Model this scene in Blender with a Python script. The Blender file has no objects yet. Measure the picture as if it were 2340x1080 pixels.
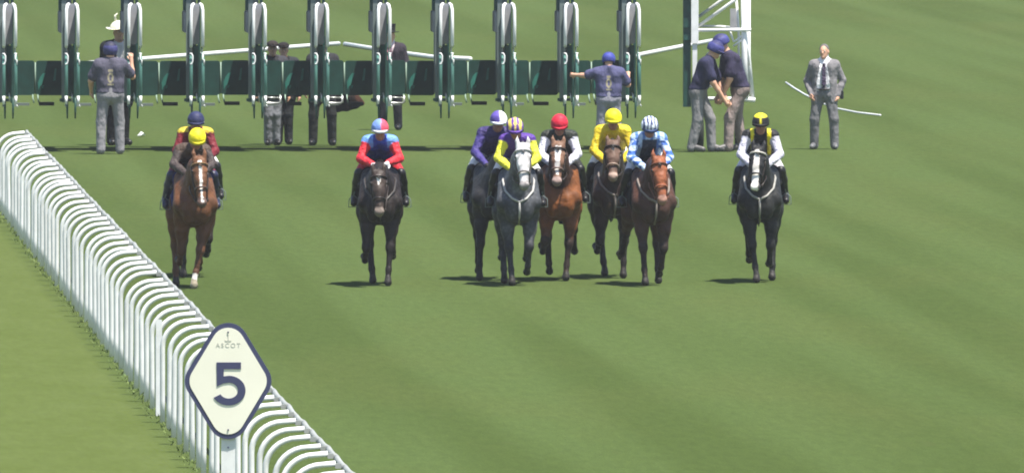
import bpy, math, random
import numpy as np
from mathutils import Vector, Matrix

random.seed(7); RNG = np.random.default_rng(7)
SC = bpy.context.scene
COL = SC.collection

# ------------------------------------------------------------------ camera, sky, sun, exposure
CAM_H, FPX, W0, H0, HORIZON = 9.0, 50000.0, 2340.0, 1080.0, -848.0
PITCH = math.atan((H0 / 2 - HORIZON) / FPX)
cam_data = bpy.data.cameras.new('camera')
cam_data.sensor_width = 36.0
cam_data.lens = 36.0 * FPX / W0
cam_data.clip_start = 1.0
cam_data.clip_end = 6000.0
cam = bpy.data.objects.new('camera', cam_data)
cam.location = (0, 0, CAM_H)
cam.rotation_euler = (math.pi / 2 - PITCH, 0, 0)
COL.objects.link(cam)
SC.camera = cam

SUN = Vector((0.25, -0.24, 1.0)).normalized()          # direction towards the sun
world = bpy.data.worlds.new('World'); SC.world = world; world.use_nodes = True
wn = world.node_tree
sky = wn.nodes.new('ShaderNodeTexSky'); sky.sky_type = 'NISHITA'; sky.sun_disc = False
sky.sun_elevation = math.asin(SUN.z); sky.sun_rotation = math.atan2(SUN.x, SUN.y)
wn.links.new(sky.outputs[0], wn.nodes['Background'].inputs[0])
wn.nodes['Background'].inputs[1].default_value = 0.09
sun_data = bpy.data.lights.new('sun', 'SUN'); sun_data.energy = 4.6
sun_data.angle = math.radians(0.5); sun_data.color = (1.0, 0.95, 0.86)
sun = bpy.data.objects.new('sun', sun_data)
sun.rotation_euler = (-SUN).to_track_quat('-Z', 'Y').to_euler(); sun.location = (20, 200, 60)
COL.objects.link(sun)
vs = SC.view_settings
vs.view_transform = 'Standard'; vs.look = 'None'; vs.gamma = 1.0; vs.use_curve_mapping = False
vs.exposure = 1.05
SC.cycles.filter_width = 1.9
SC.cycles.max_bounces = 6

HAZE = 0.00011
TRACK = 0.044                                           # the course runs away to the left: x = -TRACK * y


def gy(py):
    return CAM_H * FPX / (py - HORIZON)


def ground(px, py):
    d = gy(py)
    return Vector(((px - W0 / 2) / FPX * d, d, 0.0))


def zat(py, d):
    return CAM_H - (py - HORIZON) * d / FPX


def L(r, g=None, b=None):
    if g is None:
        r, g, b = r
    def f(c):
        c /= 255.0
        return c / 12.92 if c <= 0.04045 else ((c + 0.055) / 1.055) ** 2.4
    return (f(r), f(g), f(b))


# ------------------------------------------------------------------ materials
def mat_plain(name, rgb, rough=0.6, noise=0.12, scale=9.0, metal=0.0, spec=0.4, bump=0.0, rnd=0.10):
    m = bpy.data.materials.new(name); m.use_nodes = True
    nt = m.node_tree; b = nt.nodes['Principled BSDF']
    b.inputs['Roughness'].default_value = rough; b.inputs['Metallic'].default_value = metal
    b.inputs['Specular IOR Level'].default_value = spec
    tc = nt.nodes.new('ShaderNodeTexCoord')
    n = nt.nodes.new('ShaderNodeTexNoise'); n.inputs['Scale'].default_value = scale; n.inputs['Detail'].default_value = 5
    nt.links.new(tc.outputs['Object'], n.inputs['Vector'])
    r = nt.nodes.new('ShaderNodeMapRange')
    r.inputs[1].default_value = 0.3; r.inputs[2].default_value = 0.7
    r.inputs[3].default_value = 1 - noise; r.inputs[4].default_value = 1 + noise
    nt.links.new(n.outputs['Fac'], r.inputs[0])
    mul = nt.nodes.new('ShaderNodeMix'); mul.data_type = 'RGBA'; mul.blend_type = 'MULTIPLY'
    mul.inputs[0].default_value = 1.0; mul.inputs[6].default_value = (*rgb, 1)
    oi = nt.nodes.new('ShaderNodeObjectInfo'); r3 = nt.nodes.new('ShaderNodeMapRange'); r3.inputs[3].default_value = 1 - rnd; r3.inputs[4].default_value = 1.0
    nt.links.new(oi.outputs['Random'], r3.inputs[0])
    mm = nt.nodes.new('ShaderNodeMath'); mm.operation = 'MULTIPLY'; nt.links.new(r.outputs[0], mm.inputs[0]); nt.links.new(r3.outputs[0], mm.inputs[1])
    av = nt.nodes.new('ShaderNodeVectorMath'); av.operation = 'ADD'; nt.links.new(tc.outputs['Object'], av.inputs[0])
    ov = nt.nodes.new('ShaderNodeCombineXYZ'); m9 = nt.nodes.new('ShaderNodeMath'); m9.operation = 'MULTIPLY'; m9.inputs[1].default_value = 50.0
    nt.links.new(oi.outputs['Random'], m9.inputs[0]); nt.links.new(m9.outputs[0], ov.inputs[0]); nt.links.new(ov.outputs[0], av.inputs[1]); nt.links.new(av.outputs[0], n.inputs['Vector'])
    nt.links.new(mm.outputs[0], mul.inputs[7]); nt.links.new(mul.outputs[2], b.inputs['Base Color'])
    if bump:
        bp = nt.nodes.new('ShaderNodeBump'); bp.inputs['Strength'].default_value = bump; bp.inputs['Distance'].default_value = 0.01
        nt.links.new(n.outputs['Fac'], bp.inputs['Height']); nt.links.new(bp.outputs[0], b.inputs['Normal'])
    return m


def mat_attr(name, rough, noise=0.15, scale=14.0, spec=0.35, bump=0.25, bscale=22.0, bdist=0.012, sheen=0.0, dapple=False, stretch=(1, 1, 1)):
    m = bpy.data.materials.new(name); m.use_nodes = True
    nt = m.node_tree; b = nt.nodes['Principled BSDF']
    b.inputs['Roughness'].default_value = rough; b.inputs['Specular IOR Level'].default_value = spec
    if sheen:
        b.inputs['Sheen Weight'].default_value = sheen
    at = nt.nodes.new('ShaderNodeAttribute'); at.attribute_name = 'Col'
    tc = nt.nodes.new('ShaderNodeTexCoord')
    mp = nt.nodes.new('ShaderNodeMapping'); mp.inputs['Scale'].default_value = stretch
    nt.links.new(tc.outputs['Object'], mp.inputs['Vector'])
    n = nt.nodes.new('ShaderNodeTexNoise'); n.inputs['Scale'].default_value = scale; n.inputs['Detail'].default_value = 4
    nt.links.new(mp.outputs[0], n.inputs['Vector'])
    r = nt.nodes.new('ShaderNodeMapRange')
    r.inputs[1].default_value = 0.3; r.inputs[2].default_value = 0.7
    r.inputs[3].default_value = 1 - noise; r.inputs[4].default_value = 1 + noise
    nt.links.new(n.outputs['Fac'], r.inputs[0])
    mul = nt.nodes.new('ShaderNodeMix'); mul.data_type = 'RGBA'; mul.blend_type = 'MULTIPLY'
    mul.inputs[0].default_value = 1.0
    nt.links.new(at.outputs['Color'], mul.inputs[6]); nt.links.new(r.outputs[0], mul.inputs[7])
    out = mul.outputs[2]
    if dapple:
        v = nt.nodes.new('ShaderNodeTexVoronoi'); v.inputs['Scale'].default_value = 17.0
        nt.links.new(tc.outputs['Object'], v.inputs['Vector'])
        r2 = nt.nodes.new('ShaderNodeMapRange'); r2.inputs[1].default_value = 0.1; r2.inputs[2].default_value = 0.6
        r2.inputs[3].default_value = 1.4; r2.inputs[4].default_value = 0.75
        nt.links.new(v.outputs['Distance'], r2.inputs[0])
        m2 = nt.nodes.new('ShaderNodeMix'); m2.data_type = 'RGBA'; m2.blend_type = 'MULTIPLY'; m2.inputs[0].default_value = 1.0
        nt.links.new(out, m2.inputs[6]); nt.links.new(r2.outputs[0], m2.inputs[7]); out = m2.outputs[2]
    nt.links.new(out, b.inputs['Base Color'])
    if bump:
        n2 = nt.nodes.new('ShaderNodeTexNoise'); n2.inputs['Scale'].default_value = bscale; n2.inputs['Detail'].default_value = 2
        nt.links.new(mp.outputs[0], n2.inputs['Vector'])
        bp = nt.nodes.new('ShaderNodeBump'); bp.inputs['Strength'].default_value = bump; bp.inputs['Distance'].default_value = bdist
        nt.links.new(n2.outputs['Fac'], bp.inputs['Height']); nt.links.new(bp.outputs[0], b.inputs['Normal'])
    return m


M = {
    'coat': mat_attr('horse_coat', 0.56, noise=0.30, scale=6, spec=0.22, bump=0.75, bscale=8, bdist=0.045),
    'coat_grey': mat_attr('dappled_coat', 0.55, noise=0.28, scale=5, spec=0.22, bump=0.5, bscale=9, bdist=0.02, dapple=True),
    'hair': mat_attr('horse_hair', 0.6, noise=0.35, scale=30, spec=0.3, bump=0.6, bscale=45, stretch=(1, 1, 0.3)),
    'silk': mat_attr('racing_silk', 0.6, noise=0.10, scale=10, spec=0.3, bump=0.9, bscale=13, bdist=0.05),
    'cloth': mat_attr('woven_cloth', 0.88, noise=0.14, scale=8, spec=0.15, bump=0.9, bscale=10, bdist=0.05, stretch=(1, 1, 0.6)),
    'skin': mat_attr('skin', 0.55, noise=0.06, scale=20, spec=0.35, bump=0.1),
    'leather': mat_attr('leather', 0.42, noise=0.15, scale=20, spec=0.4, bump=0.2),
    'shell': mat_attr('cap_silk', 0.6, noise=0.08, scale=16, spec=0.3, bump=0.5, bscale=16, bdist=0.03),
    'white_plastic': mat_plain('white_plastic', (0.82, 0.82, 0.81), 0.42, 0.09, 5, spec=0.45, rnd=0.14),
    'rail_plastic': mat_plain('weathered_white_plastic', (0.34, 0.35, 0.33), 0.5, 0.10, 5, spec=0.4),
    'white_paint': mat_plain('white_paint', (0.80, 0.80, 0.80), 0.45, 0.10, 7, rnd=0.06),
    'green_paint': mat_plain('green_paint', L(34, 74, 66), 0.5, 0.28, 7),
    'dark_green': mat_plain('dark_green_padding', L(20, 66, 58), 0.6, 0.22, 6, bump=0.15),
    'teal_frame': mat_plain('teal_green_frame', L(84, 128, 118), 0.45, 0.12, 8),
    'light_edge': mat_plain('pale_green_edge', L(135, 160, 145), 0.5, 0.1, 8),
    'teal_mark': mat_plain('teal_print', L(48, 124, 112), 0.6, 0.15, 10),
    'grey_pad': mat_plain('grey_padding', L(158, 158, 162), 0.75, 0.10, 8, bump=0.2),
    'dark_pad': mat_plain('grey_green_padding', L(112, 124, 122), 0.7, 0.12, 6, bump=0.2),
    'black_rubber': mat_plain('black_rubber', L(34, 40, 36), 0.8, 0.2, 10),
    'steel': mat_plain('galvanised_steel', (0.55, 0.57, 0.56), 0.35, 0.12, 12, metal=0.7),
    'sign_cream': mat_plain('cream_enamel', (0.87, 0.835, 0.70), 0.4, 0.025, 3, spec=0.4, rnd=0.0),
    'sign_navy': mat_plain('navy_enamel', L(64, 66, 98), 0.4, 0.06, 6, spec=0.45, rnd=0.0),
    'sign_grey': mat_plain('grey_print', L(196, 194, 182), 0.5, 0.05, 6),
    'paper': mat_plain('white_paper', (0.75, 0.76, 0.70), 0.8, 0.1, 8),
}


# ------------------------------------------------------------------ mesh building
def link(ob, parent=None):
    COL.objects.link(ob)
    if parent is not None:
        ob.parent = parent
    return ob


def tag(ob, label=None, cat=None, group=None, kind=None):
    if label: ob['label'] = label
    if cat: ob['category'] = cat
    if group: ob['group'] = group
    if kind: ob['kind'] = kind
    return ob


def empty(name, loc, rz=0.0, label=None, cat=None, group=None, sc=1.0):
    o = bpy.data.objects.new(name, None)
    o.location = loc; o.rotation_euler = (0, 0, rz); o.scale = (sc, sc, sc)
    o.empty_display_size = 0.2
    link(o); return tag(o, label, cat, group)


def make_mesh(name, V, F, cols=None, smooth=True):
    me = bpy.data.meshes.new(name)
    V = np.asarray(V, dtype=np.float32).reshape(-1, 3)
    if isinstance(F, np.ndarray):
        me.vertices.add(len(V)); me.vertices.foreach_set('co', V.ravel())
        n = len(F); k = F.shape[1]
        me.loops.add(n * k); me.loops.foreach_set('vertex_index', F.astype(np.int32).ravel())
        me.polygons.add(n); me.polygons.foreach_set('loop_start', np.arange(0, n * k, k, dtype=np.int32))
        me.update(calc_edges=True)
    else:
        me.from_pydata([tuple(map(float, v)) for v in V], [], F)
    if smooth:
        me.polygons.foreach_set('use_smooth', np.ones(len(me.polygons), dtype=bool))
    if cols is not None:
        a = me.color_attributes.new('Col', 'FLOAT_COLOR', 'POINT')
        c = np.ones((len(V), 4), dtype=np.float32); c[:, :3] = cols
        a.data.foreach_set('color', c.ravel())
    me.validate(); me.update()
    return me


class MB:
    """collects simple shapes into one mesh"""
    def __init__(s): s.V = []; s.F = []; s.C = []; s.c = (0.5, 0.5, 0.5)
    def col(s, rgb): s.c = rgb; return s
    def raw(s, V, F, cols=None):
        o = len(s.V); s.V += [tuple(v) for v in V]; s.F += [tuple(i + o for i in f) for f in F]
        s.C += [s.c] * len(V) if cols is None else [tuple(c) for c in cols]
        return s
    def box(s, c, size, rz=0.0, bev=0.0):
        x, y, z = [q / 2 for q in size]
        if bev <= 0:
            V = [(a * x, b * y, d * z) for a in (-1, 1) for b in (-1, 1) for d in (-1, 1)]
            F = [(0, 1, 3, 2), (4, 6, 7, 5), (0, 4, 5, 1), (2, 3, 7, 6), (0, 2, 6, 4), (1, 5, 7, 3)]
        else:                                               # rounded in the x-z outline
            e = min(bev, x, z); P = []
            for cx, cz, a0 in ((x - e, z - e, 0), (-x + e, z - e, 90), (-x + e, -z + e, 180), (x - e, -z + e, 270)):
                for k in range(4):
                    t = math.radians(a0 + 30 * k); P.append((cx + e * math.cos(t), cz + e * math.sin(t)))
            n = len(P); V = [(p[0], -y, p[1]) for p in P] + [(p[0], y, p[1]) for p in P]
            F = [tuple(range(n)), tuple(range(2 * n - 1, n - 1, -1))] + [(i, i + n, (i + 1) % n + n, (i + 1) % n) for i in range(n)]
        co, si = math.cos(rz), math.sin(rz)
        return s.raw([(c[0] + v[0] * co - v[1] * si, c[1] + v[0] * si + v[1] * co, c[2] + v[2]) for v in V], F)
    def prism(s, P, y0, y1):
        """outline P (x, z), counter-clockwise seen from -y, from y0 (front) to y1 (back)"""
        n = len(P); V = [(p[0], y0, p[1]) for p in P] + [(p[0], y1, p[1]) for p in P]
        return s.raw(V, [tuple(range(n)), tuple(range(2 * n - 1, n - 1, -1))] + [(i, i + n, (i + 1) % n + n, (i + 1) % n) for i in range(n)])
    def tube(s, pts, rad, sides=8, closed=False, flat=1.0):
        P = [Vector(p) for p in pts]; n = len(P)
        R = rad if isinstance(rad, (list, tuple)) else [rad] * n
        V = []; F = []; up = None
        for i in range(n):
            if closed: t = P[(i + 1) % n] - P[i - 1]
            else: t = P[min(i + 1, n - 1)] - P[max(i - 1, 0)]
            t = t.normalized() if t.length > 1e-9 else Vector((0, 0, 1))
            if up is None:
                up = Vector((1, 0, 0)) if abs(t.x) < 0.8 else Vector((0, 0, 1))
            a = (up - t * up.dot(t)); a = a.normalized() if a.length > 1e-6 else t.orthogonal().normalized()
            b = t.cross(a); up = a
            for k in range(sides):
                th = 2 * math.pi * k / sides
                V.append(P[i] + (a * math.cos(th) * flat + b * math.sin(th)) * R[i])
        m = n if closed else n - 1
        for i in range(m):
            j = (i + 1) % n
            for k in range(sides):
                l = (k + 1) % sides
                F.append((i * sides + k, i * sides + l, j * sides + l, j * sides + k))
        if not closed:
            F.append(tuple(range(sides - 1, -1, -1))); F.append(tuple((n - 1) * sides + k for k in range(sides)))
        return s.raw(V, F)
    def ball(s, c, r, seg=10, ring=6):
        V = [(c[0], c[1], c[2] + r)]; F = []
        for i in range(1, ring):
            ph = math.pi * i / ring
            for k in range(seg):
                th = 2 * math.pi * k / seg
                V.append((c[0] + r * math.sin(ph) * math.cos(th), c[1] + r * math.sin(ph) * math.sin(th), c[2] + r * math.cos(ph)))
        V.append((c[0], c[1], c[2] - r)); e = len(V) - 1
        for k in range(seg): F.append((0, 1 + k, 1 + (k + 1) % seg))
        for i in range(ring - 2):
            for k in range(seg):
                a = 1 + i * seg + k; b = 1 + i * seg + (k + 1) % seg
                F.append((a, a + seg, b + seg, b))
        for k in range(seg): F.append((e, 1 + (ring - 2) * seg + (k + 1) % seg, 1 + (ring - 2) * seg + k))
        return s.raw(V, F)
    def mesh(s, name, smooth=False): return make_mesh(name, s.V, s.F, np.array(s.C, dtype=np.float32), smooth)
    def build(s, name, mat, parent=None, smooth=False):
        me = s.mesh(name, smooth); me.materials.append(mat)
        return link(bpy.data.objects.new(name, me), parent)


def shared(name, me, parent, loc=(0, 0, 0)):
    o = bpy.data.objects.new(name, me); o.location = loc
    return link(o, parent)


# ------------------------------------------------------------------ smooth implicit sculpting (bodies of horses and people)
class Prim:
    __slots__ = ('kind', 'a', 'b', 'ra', 'rb', 'k', 'tag', 'R', 'rad', 'sx')
    def __init__(s, kind, **kw):
        s.kind = kind; s.sx = 1.0; s.R = None; s.k = 0.04; s.tag = ''
        for q, v in kw.items(): setattr(s, q, v)
    def bounds(s, inf):
        if s.kind == 'c':
            r = max(s.ra, s.rb) * max(1, s.sx) + inf
            return np.minimum(s.a, s.b) - r, np.maximum(s.a, s.b) + r
        r = max(s.rad) + inf
        return s.a - r, s.a + r
    def dist(s, X, Y, Z, inf):
        if s.kind == 'c':
            ax, ay, az = s.a; d = s.b - s.a; sx = s.sx
            px, py, pz = (X - ax) / sx, Y - ay, Z - az
            dx, dy, dz = d[0] / sx, d[1], d[2]
            L2 = dx * dx + dy * dy + dz * dz + 1e-12
            t = np.clip((px * dx + py * dy + pz * dz) / L2, 0, 1)
            q = np.sqrt((px - t * dx) ** 2 + (py - t * dy) ** 2 + (pz - t * dz) ** 2)
            return (q - (s.ra + (s.rb - s.ra) * t)) * min(1.0, sx) - inf
        px, py, pz = X - s.a[0], Y - s.a[1], Z - s.a[2]
        if s.R is not None:
            R = s.R
            px, py, pz = (px * R[0][i] + py * R[1][i] + pz * R[2][i] for i in range(3))
        r = s.rad + inf
        k0 = np.sqrt((px / r[0]) ** 2 + (py / r[1]) ** 2 + (pz / r[2]) ** 2)
        k1 = np.sqrt((px / r[0] ** 2) ** 2 + (py / r[1] ** 2) ** 2 + (pz / r[2] ** 2) ** 2) + 1e-9
        return k0 * (k0 - 1) / k1


def V3(p):                       # (x, forward, z) -> local (x, -forward, z)
    return np.array((p[0], -p[1], p[2]), dtype=np.float64)


def cap(a, b, ra, rb=None, tag='', k=0.04, sx=1.0):
    return Prim('c', a=V3(a), b=V3(b), ra=ra, rb=ra if rb is None else rb, tag=tag, k=k, sx=sx)


def ell(c, rad, tag='', k=0.05, R=None):
    """rad = (lateral, forward, up)"""
    return Prim('e', a=V3(c), rad=np.array(rad, dtype=np.float64), tag=tag, k=k, R=R)


def sculpt(prims, h, inflate=0.0, cut=None, relax=2):
    lo = np.min([p.bounds(inflate)[0] for p in prims], axis=0) - 2.5 * h
    hi = np.max([p.bounds(inflate)[1] for p in prims], axis=0) + 2.5 * h
    n = np.ceil((hi - lo) / h).astype(int) + 1
    ax = [(lo[i] + h * np.arange(n[i])).astype(np.float32) for i in range(3)]
    D = np.full(n, 9.0, dtype=np.float32)
    for p in prims:
        a, b = p.bounds(inflate); m = p.k + 3 * h
        i0 = np.clip(np.floor((a - m - lo) / h).astype(int), 0, n - 1); i1 = np.clip(np.ceil((b + m - lo) / h).astype(int) + 1, 1, n)
        sl = tuple(slice(i0[i], i1[i]) for i in range(3))
        X = ax[0][sl[0]][:, None, None]; Y = ax[1][sl[1]][None, :, None]; Z = ax[2][sl[2]][None, None, :]
        d = p.dist(X, Y, Z, inflate).astype(np.float32)
        c = D[sl]; k = max(p.k, 1e-4)
        hh = np.clip(0.5 + 0.5 * (c - d) / k, 0, 1)
        D[sl] = c + (d - c) * hh - k * hh * (1 - hh)
    if cut is not None:
        X = ax[0][:, None, None]; Y = ax[1][None, :, None]; Z = ax[2][None, None, :]
        D = np.maximum(D, cut(X, -Y, Z).astype(np.float32))
    S = D < 0
    c = tuple(q - 1 for q in n)
    cnt = np.zeros(c, np.float32); acc = [np.zeros(c, np.float32) for _ in range(3)]
    def sub(A, o): return A[o[0]:o[0] + c[0], o[1]:o[1] + c[1], o[2]:o[2] + c[2]]
    for axis in range(3):
        for u in (0, 1):
            for w in (0, 1):
                o0 = [0, 0, 0]; oth = [q for q in range(3) if q != axis]
                o0[oth[0]] = u; o0[oth[1]] = w
                o1 = list(o0); o1[axis] = 1
                v0, v1 = sub(D, o0), sub(D, o1)
                x = sub(S, o0) != sub(S, o1)
                den = np.where(np.abs(v0 - v1) < 1e-9, 1e-9, v0 - v1)
                t = np.where(x, v0 / den, 0)
                cnt += x
                for q in range(3):
                    acc[q] += np.where(x, t if q == axis else o0[q], 0)
    act = cnt > 0
    idx = np.full(c, -1, np.int64); idx[act] = np.arange(act.sum())
    I = np.argwhere(act).astype(np.float32)
    V = np.stack([acc[q][act] / cnt[act] for q in range(3)], 1) + I
    V = V * h + lo
    faces = []
    for axis in range(3):
        u, w = [(1, 2), (2, 0), (0, 1)][axis]
        n0 = [slice(0, None)] * 3; n1 = [slice(0, None)] * 3
        n0[axis] = slice(0, -1); n1[axis] = slice(1, None)
        s0, s1 = S[tuple(n0)], S[tuple(n1)]
        E = np.argwhere(s0 != s1)
        if not len(E): continue
        ok = (E[:, u] >= 1) & (E[:, w] >= 1) & (E[:, u] < c[u]) & (E[:, w] < c[w])
        E = E[ok]
        flip = s1[tuple(E.T)]
        def at(du, dw):
            Q = E.copy(); Q[:, u] += du; Q[:, w] += dw
            return idx[tuple(Q.T)]
        q = np.stack([at(-1, -1), at(0, -1), at(0, 0), at(-1, 0)], 1)
        q[flip] = q[flip][:, ::-1]
        faces.append(q)
    F = np.concatenate(faces)
    F = F[(F >= 0).all(1)]
    for _ in range(relax):                                    # gentle Laplacian relaxation
        s = np.zeros_like(V); k = np.zeros(len(V))
        for a in range(4):
            b = F[:, (a + 1) % 4]; np.add.at(s, F[:, a], V[b]); np.add.at(k, F[:, a], 1)
            np.add.at(s, b, V[F[:, a]]); np.add.at(k, b, 1)
        V = V * 0.5 + 0.5 * s / np.maximum(k, 1)[:, None]
    return V, F


def tags_of(prims, V, inflate=0.0):
    best = np.full(len(V), 9e9); ti = np.zeros(len(V), int); names = sorted({p.tag for p in prims})
    for p in prims:
        d = p.dist(V[:, 0], V[:, 1], V[:, 2], inflate); m = d < best
        best[m] = d[m]; ti[m] = names.index(p.tag)
    return np.array(names)[ti]


def sculpt_obj(name, prims, h, mat, parent, colour, inflate=0.0, cut=None, extra=None, relax=2):
    """colour: rgb or f(tags, x, f, z) -> (N, 3); extra: MB joined into the same mesh"""
    V, F = sculpt(prims, h, inflate, cut, relax)
    if callable(colour):
        C = colour(tags_of(prims, V, inflate), V[:, 0], -V[:, 1], V[:, 2])
    else:
        C = np.tile(np.array(colour, float), (len(V), 1))
    if extra is not None and extra.V:
        o = len(V)
        E = [tuple(i + o for i in f) for f in extra.F]
        V = np.concatenate([V, np.array([tuple(v) for v in extra.V])]); C = np.concatenate([C, np.array(extra.C)])
        me = make_mesh(name, V, [tuple(map(int, f)) for f in F] + E, C)
    else:
        me = make_mesh(name, V, F, C)
    me.materials.append(mat)
    return link(bpy.data.objects.new(name, me), parent)


def paint(n, rgb): return np.tile(np.array(rgb, float), (n, 1))


# ------------------------------------------------------------------ the ground
def grass_material(name):
    m = bpy.data.materials.new(name); m.use_nodes = True
    nt = m.node_tree; N = nt.nodes; K = nt.links; b = N['Principled BSDF']
    b.inputs['Roughness'].default_value = 1.0; b.inputs['Specular IOR Level'].default_value = 0.0
    tc = N.new('ShaderNodeTexCoord')
    sh = N.new('ShaderNodeMapping'); sh.vector_type = 'POINT'; sh.inputs['Rotation'].default_value = (0, 0, -math.atan(TRACK))
    K.new(tc.outputs['Object'], sh.inputs['Vector'])           # along the course: x across, y along
    def noise(scale, sx, sy, detail=4, rough=0.55):
        mp = N.new('ShaderNodeMapping'); mp.inputs['Scale'].default_value = (sx, sy, 1)
        K.new(sh.outputs[0], mp.inputs['Vector'])
        n = N.new('ShaderNodeTexNoise'); n.inputs['Scale'].default_value = scale
        n.inputs['Detail'].default_value = detail; n.inputs['Roughness'].default_value = rough
        K.new(mp.outputs[0], n.inputs['Vector']); return n.outputs['Fac']
    def ramp(src, a, bb, lo, hi):
        r = N.new('ShaderNodeMapRange'); r.inputs[1].default_value = a; r.inputs[2].default_value = bb
        r.inputs[3].default_value = lo; r.inputs[4].default_value = hi; K.new(src, r.inputs[0]); return r.outputs[0]
    def mix(fac, c0, c1, blend='MIX'):
        x = N.new('ShaderNodeMix'); x.data_type = 'RGBA'; x.blend_type = blend
        if isinstance(fac, float): x.inputs[0].default_value = fac
        else: K.new(fac, x.inputs[0])
        for i, cc in ((6, c0), (7, c1)):
            if isinstance(cc, tuple): x.inputs[i].default_value = (*cc, 1)
            else: K.new(cc, x.inputs[i])
        return x.outputs[2]
    stripes = noise(0.75, 1.0, 0.016, 2, 0.4)                  # mower lines run along the course
    patches = noise(0.35, 1.0, 0.14, 5, 0.6)
    fine = noise(9.0, 1.0, 0.10, 6, 0.75)
    blades = noise(42.0, 1.0, 0.18, 3, 0.8)
    base = mix(ramp(stripes, 0.38, 0.62, 0.0, 1.0), GRASS_A, GRASS_B)
    base = mix(ramp(patches, 0.45, 0.72, 0.0, 0.55), base, GRASS_C)
    base = mix(1.0, base, ramp(fine, 0.25, 0.75, 0.82, 1.18), 'MULTIPLY')
    base = mix(1.0, base, ramp(blades, 0.25, 0.75, 0.80, 1.20), 'MULTIPLY')
    worn = noise(2.6, 1.0, 0.16, 6, 0.7)
    base = mix(ramp(worn, 0.62, 0.72, 0.0, 0.45), base, (0.064, 0.078, 0.030))
    pale = noise(3.7, 1.0, 0.22, 6, 0.7)
    base = mix(ramp(pale, 0.64, 0.76, 0.0, 0.5), base, (0.085, 0.110, 0.046))
    sep = N.new('ShaderNodeSeparateXYZ'); K.new(sh.outputs[0], sep.inputs[0])
    side = ramp(sep.outputs[0], RAIL_S - 0.30, RAIL_S + 0.05, 1.0, 0.0)      # longer rough outside the rail
    rough_c = mix(ramp(noise(1.3, 1.0, 0.25, 5, 0.7), 0.35, 0.65, 0.0, 1.0), GRASS_R1, GRASS_R2)
    rough_c = mix(1.0, rough_c, ramp(fine, 0.25, 0.75, 0.88, 1.12), 'MULTIPLY')
    base = mix(side, base, rough_c)
    K.new(base, b.inputs['Base Color'])
    return m


RAIL_D, RAIL_X = 251.1, -4.09
RAIL_S = RAIL_X + TRACK * RAIL_D
GRASS_A, GRASS_B, GRASS_C = (0.050, 0.074, 0.0215), (0.062, 0.091, 0.029), (0.069, 0.088, 0.028)
GRASS_R1, GRASS_R2 = (0.073, 0.098, 0.027), (0.083, 0.109, 0.034)

g = MB(); g.raw([(-1500, -300, 0), (1500, -300, 0), (1500, 4500, 0), (-1500, 4500, 0)], [(0, 1, 2, 3)])
turf = g.build('ground', grass_material('turf')); tag(turf, 'mown green turf of the racecourse', kind='structure')


def rail_x(d): return RAIL_X - TRACK * (d - RAIL_D)


# tufts of longer grass along the foot of the rail
tv = []; tf = []; tcx = []
for i in range(1800):
    d = 203 + 140 * random.random(); off = random.gauss(-0.01, 0.05)
    x = rail_x(d) + off; hgt = random.uniform(0.012, 0.035) * (1.5 if abs(off) < 0.12 else 1.0); w = random.uniform(0.006, 0.014)
    a = random.uniform(0, math.pi); lx, ly = random.gauss(0, 0.03), random.gauss(0, 0.03)
    o = len(tv)
    tv += [(x - w * math.cos(a), d - w * math.sin(a), -0.003), (x + w * math.cos(a), d + w * math.sin(a), -0.003), (x + lx, d + ly, hgt)]
    tf.append((o, o + 1, o + 2)); q = random.uniform(1.25, 1.8); base = GRASS_R2 if random.random() < .7 else GRASS_B
    tcx += [tuple(c * q for c in base)] * 3
tm = make_mesh('grass_tufts', tv, tf, np.array(tcx), False); tm.materials.append(M['cloth'])
tag(link(bpy.data.objects.new('grass_tufts', tm)), 'loose tufts of longer grass along the foot of the white rail', 'grass', kind='stuff')

# ------------------------------------------------------------------ running rail
POST_R = 0.0295
def hoop_mesh(name, r, hgt, reach, rc, sides=10):
    pts = [(0, 0, -0.02), (0, 0, 0.25), (0, 0, 0.5), (0, 0, hgt - rc)]
    for k in range(1, 9):
        t = math.radians(90 * k / 8)
        pts.append((rc * 1.05 * (1 - math.cos(t)), 0, hgt - rc + rc * math.sin(t)))
    pts += [(reach, 0, hgt + 0.012)]
    b = MB(); b.tube(pts, r, sides); return b.mesh(name, True)

rail = empty('running_rail', (rail_x(203.0), 203.0, 0), math.atan(TRACK), 'long white plastic running rail of hooped posts beside the track', 'rail')
hoop = hoop_mesh('post', POST_R, 1.15, 0.44, 0.30); hoop.materials.append(M['white_plastic'])
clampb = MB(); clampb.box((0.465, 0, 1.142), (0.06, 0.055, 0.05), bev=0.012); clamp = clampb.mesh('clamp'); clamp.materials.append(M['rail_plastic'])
SP = 2.25; n_posts = 62
first = (288.7 - 203.0) % SP
sag = []
for i in range(n_posts):
    t = first + SP * i + random.uniform(-0.05, 0.05)
    p = shared('post', hoop, rail, (random.uniform(-0.012, 0.012), t, random.uniform(-0.015, 0.01)))
    p.rotation_euler = (random.uniform(-0.008, 0.008), random.uniform(-0.012, 0.012), random.uniform(-0.04, 0.04))
    shared('clamp', clamp, p)
    sag.append((t, random.uniform(-0.012, 0.012)))
sag = [(sag[0][0] - SP, 0)] + sag + [(sag[-1][0] + SP, 0)]
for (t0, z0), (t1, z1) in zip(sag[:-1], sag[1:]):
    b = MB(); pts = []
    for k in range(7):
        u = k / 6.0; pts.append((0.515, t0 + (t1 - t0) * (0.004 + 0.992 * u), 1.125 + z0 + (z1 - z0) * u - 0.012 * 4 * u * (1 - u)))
    b.tube(pts, 0.036, 10, flat=0.8); b.build('rail_section', M['rail_plastic'], rail, True)

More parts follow.
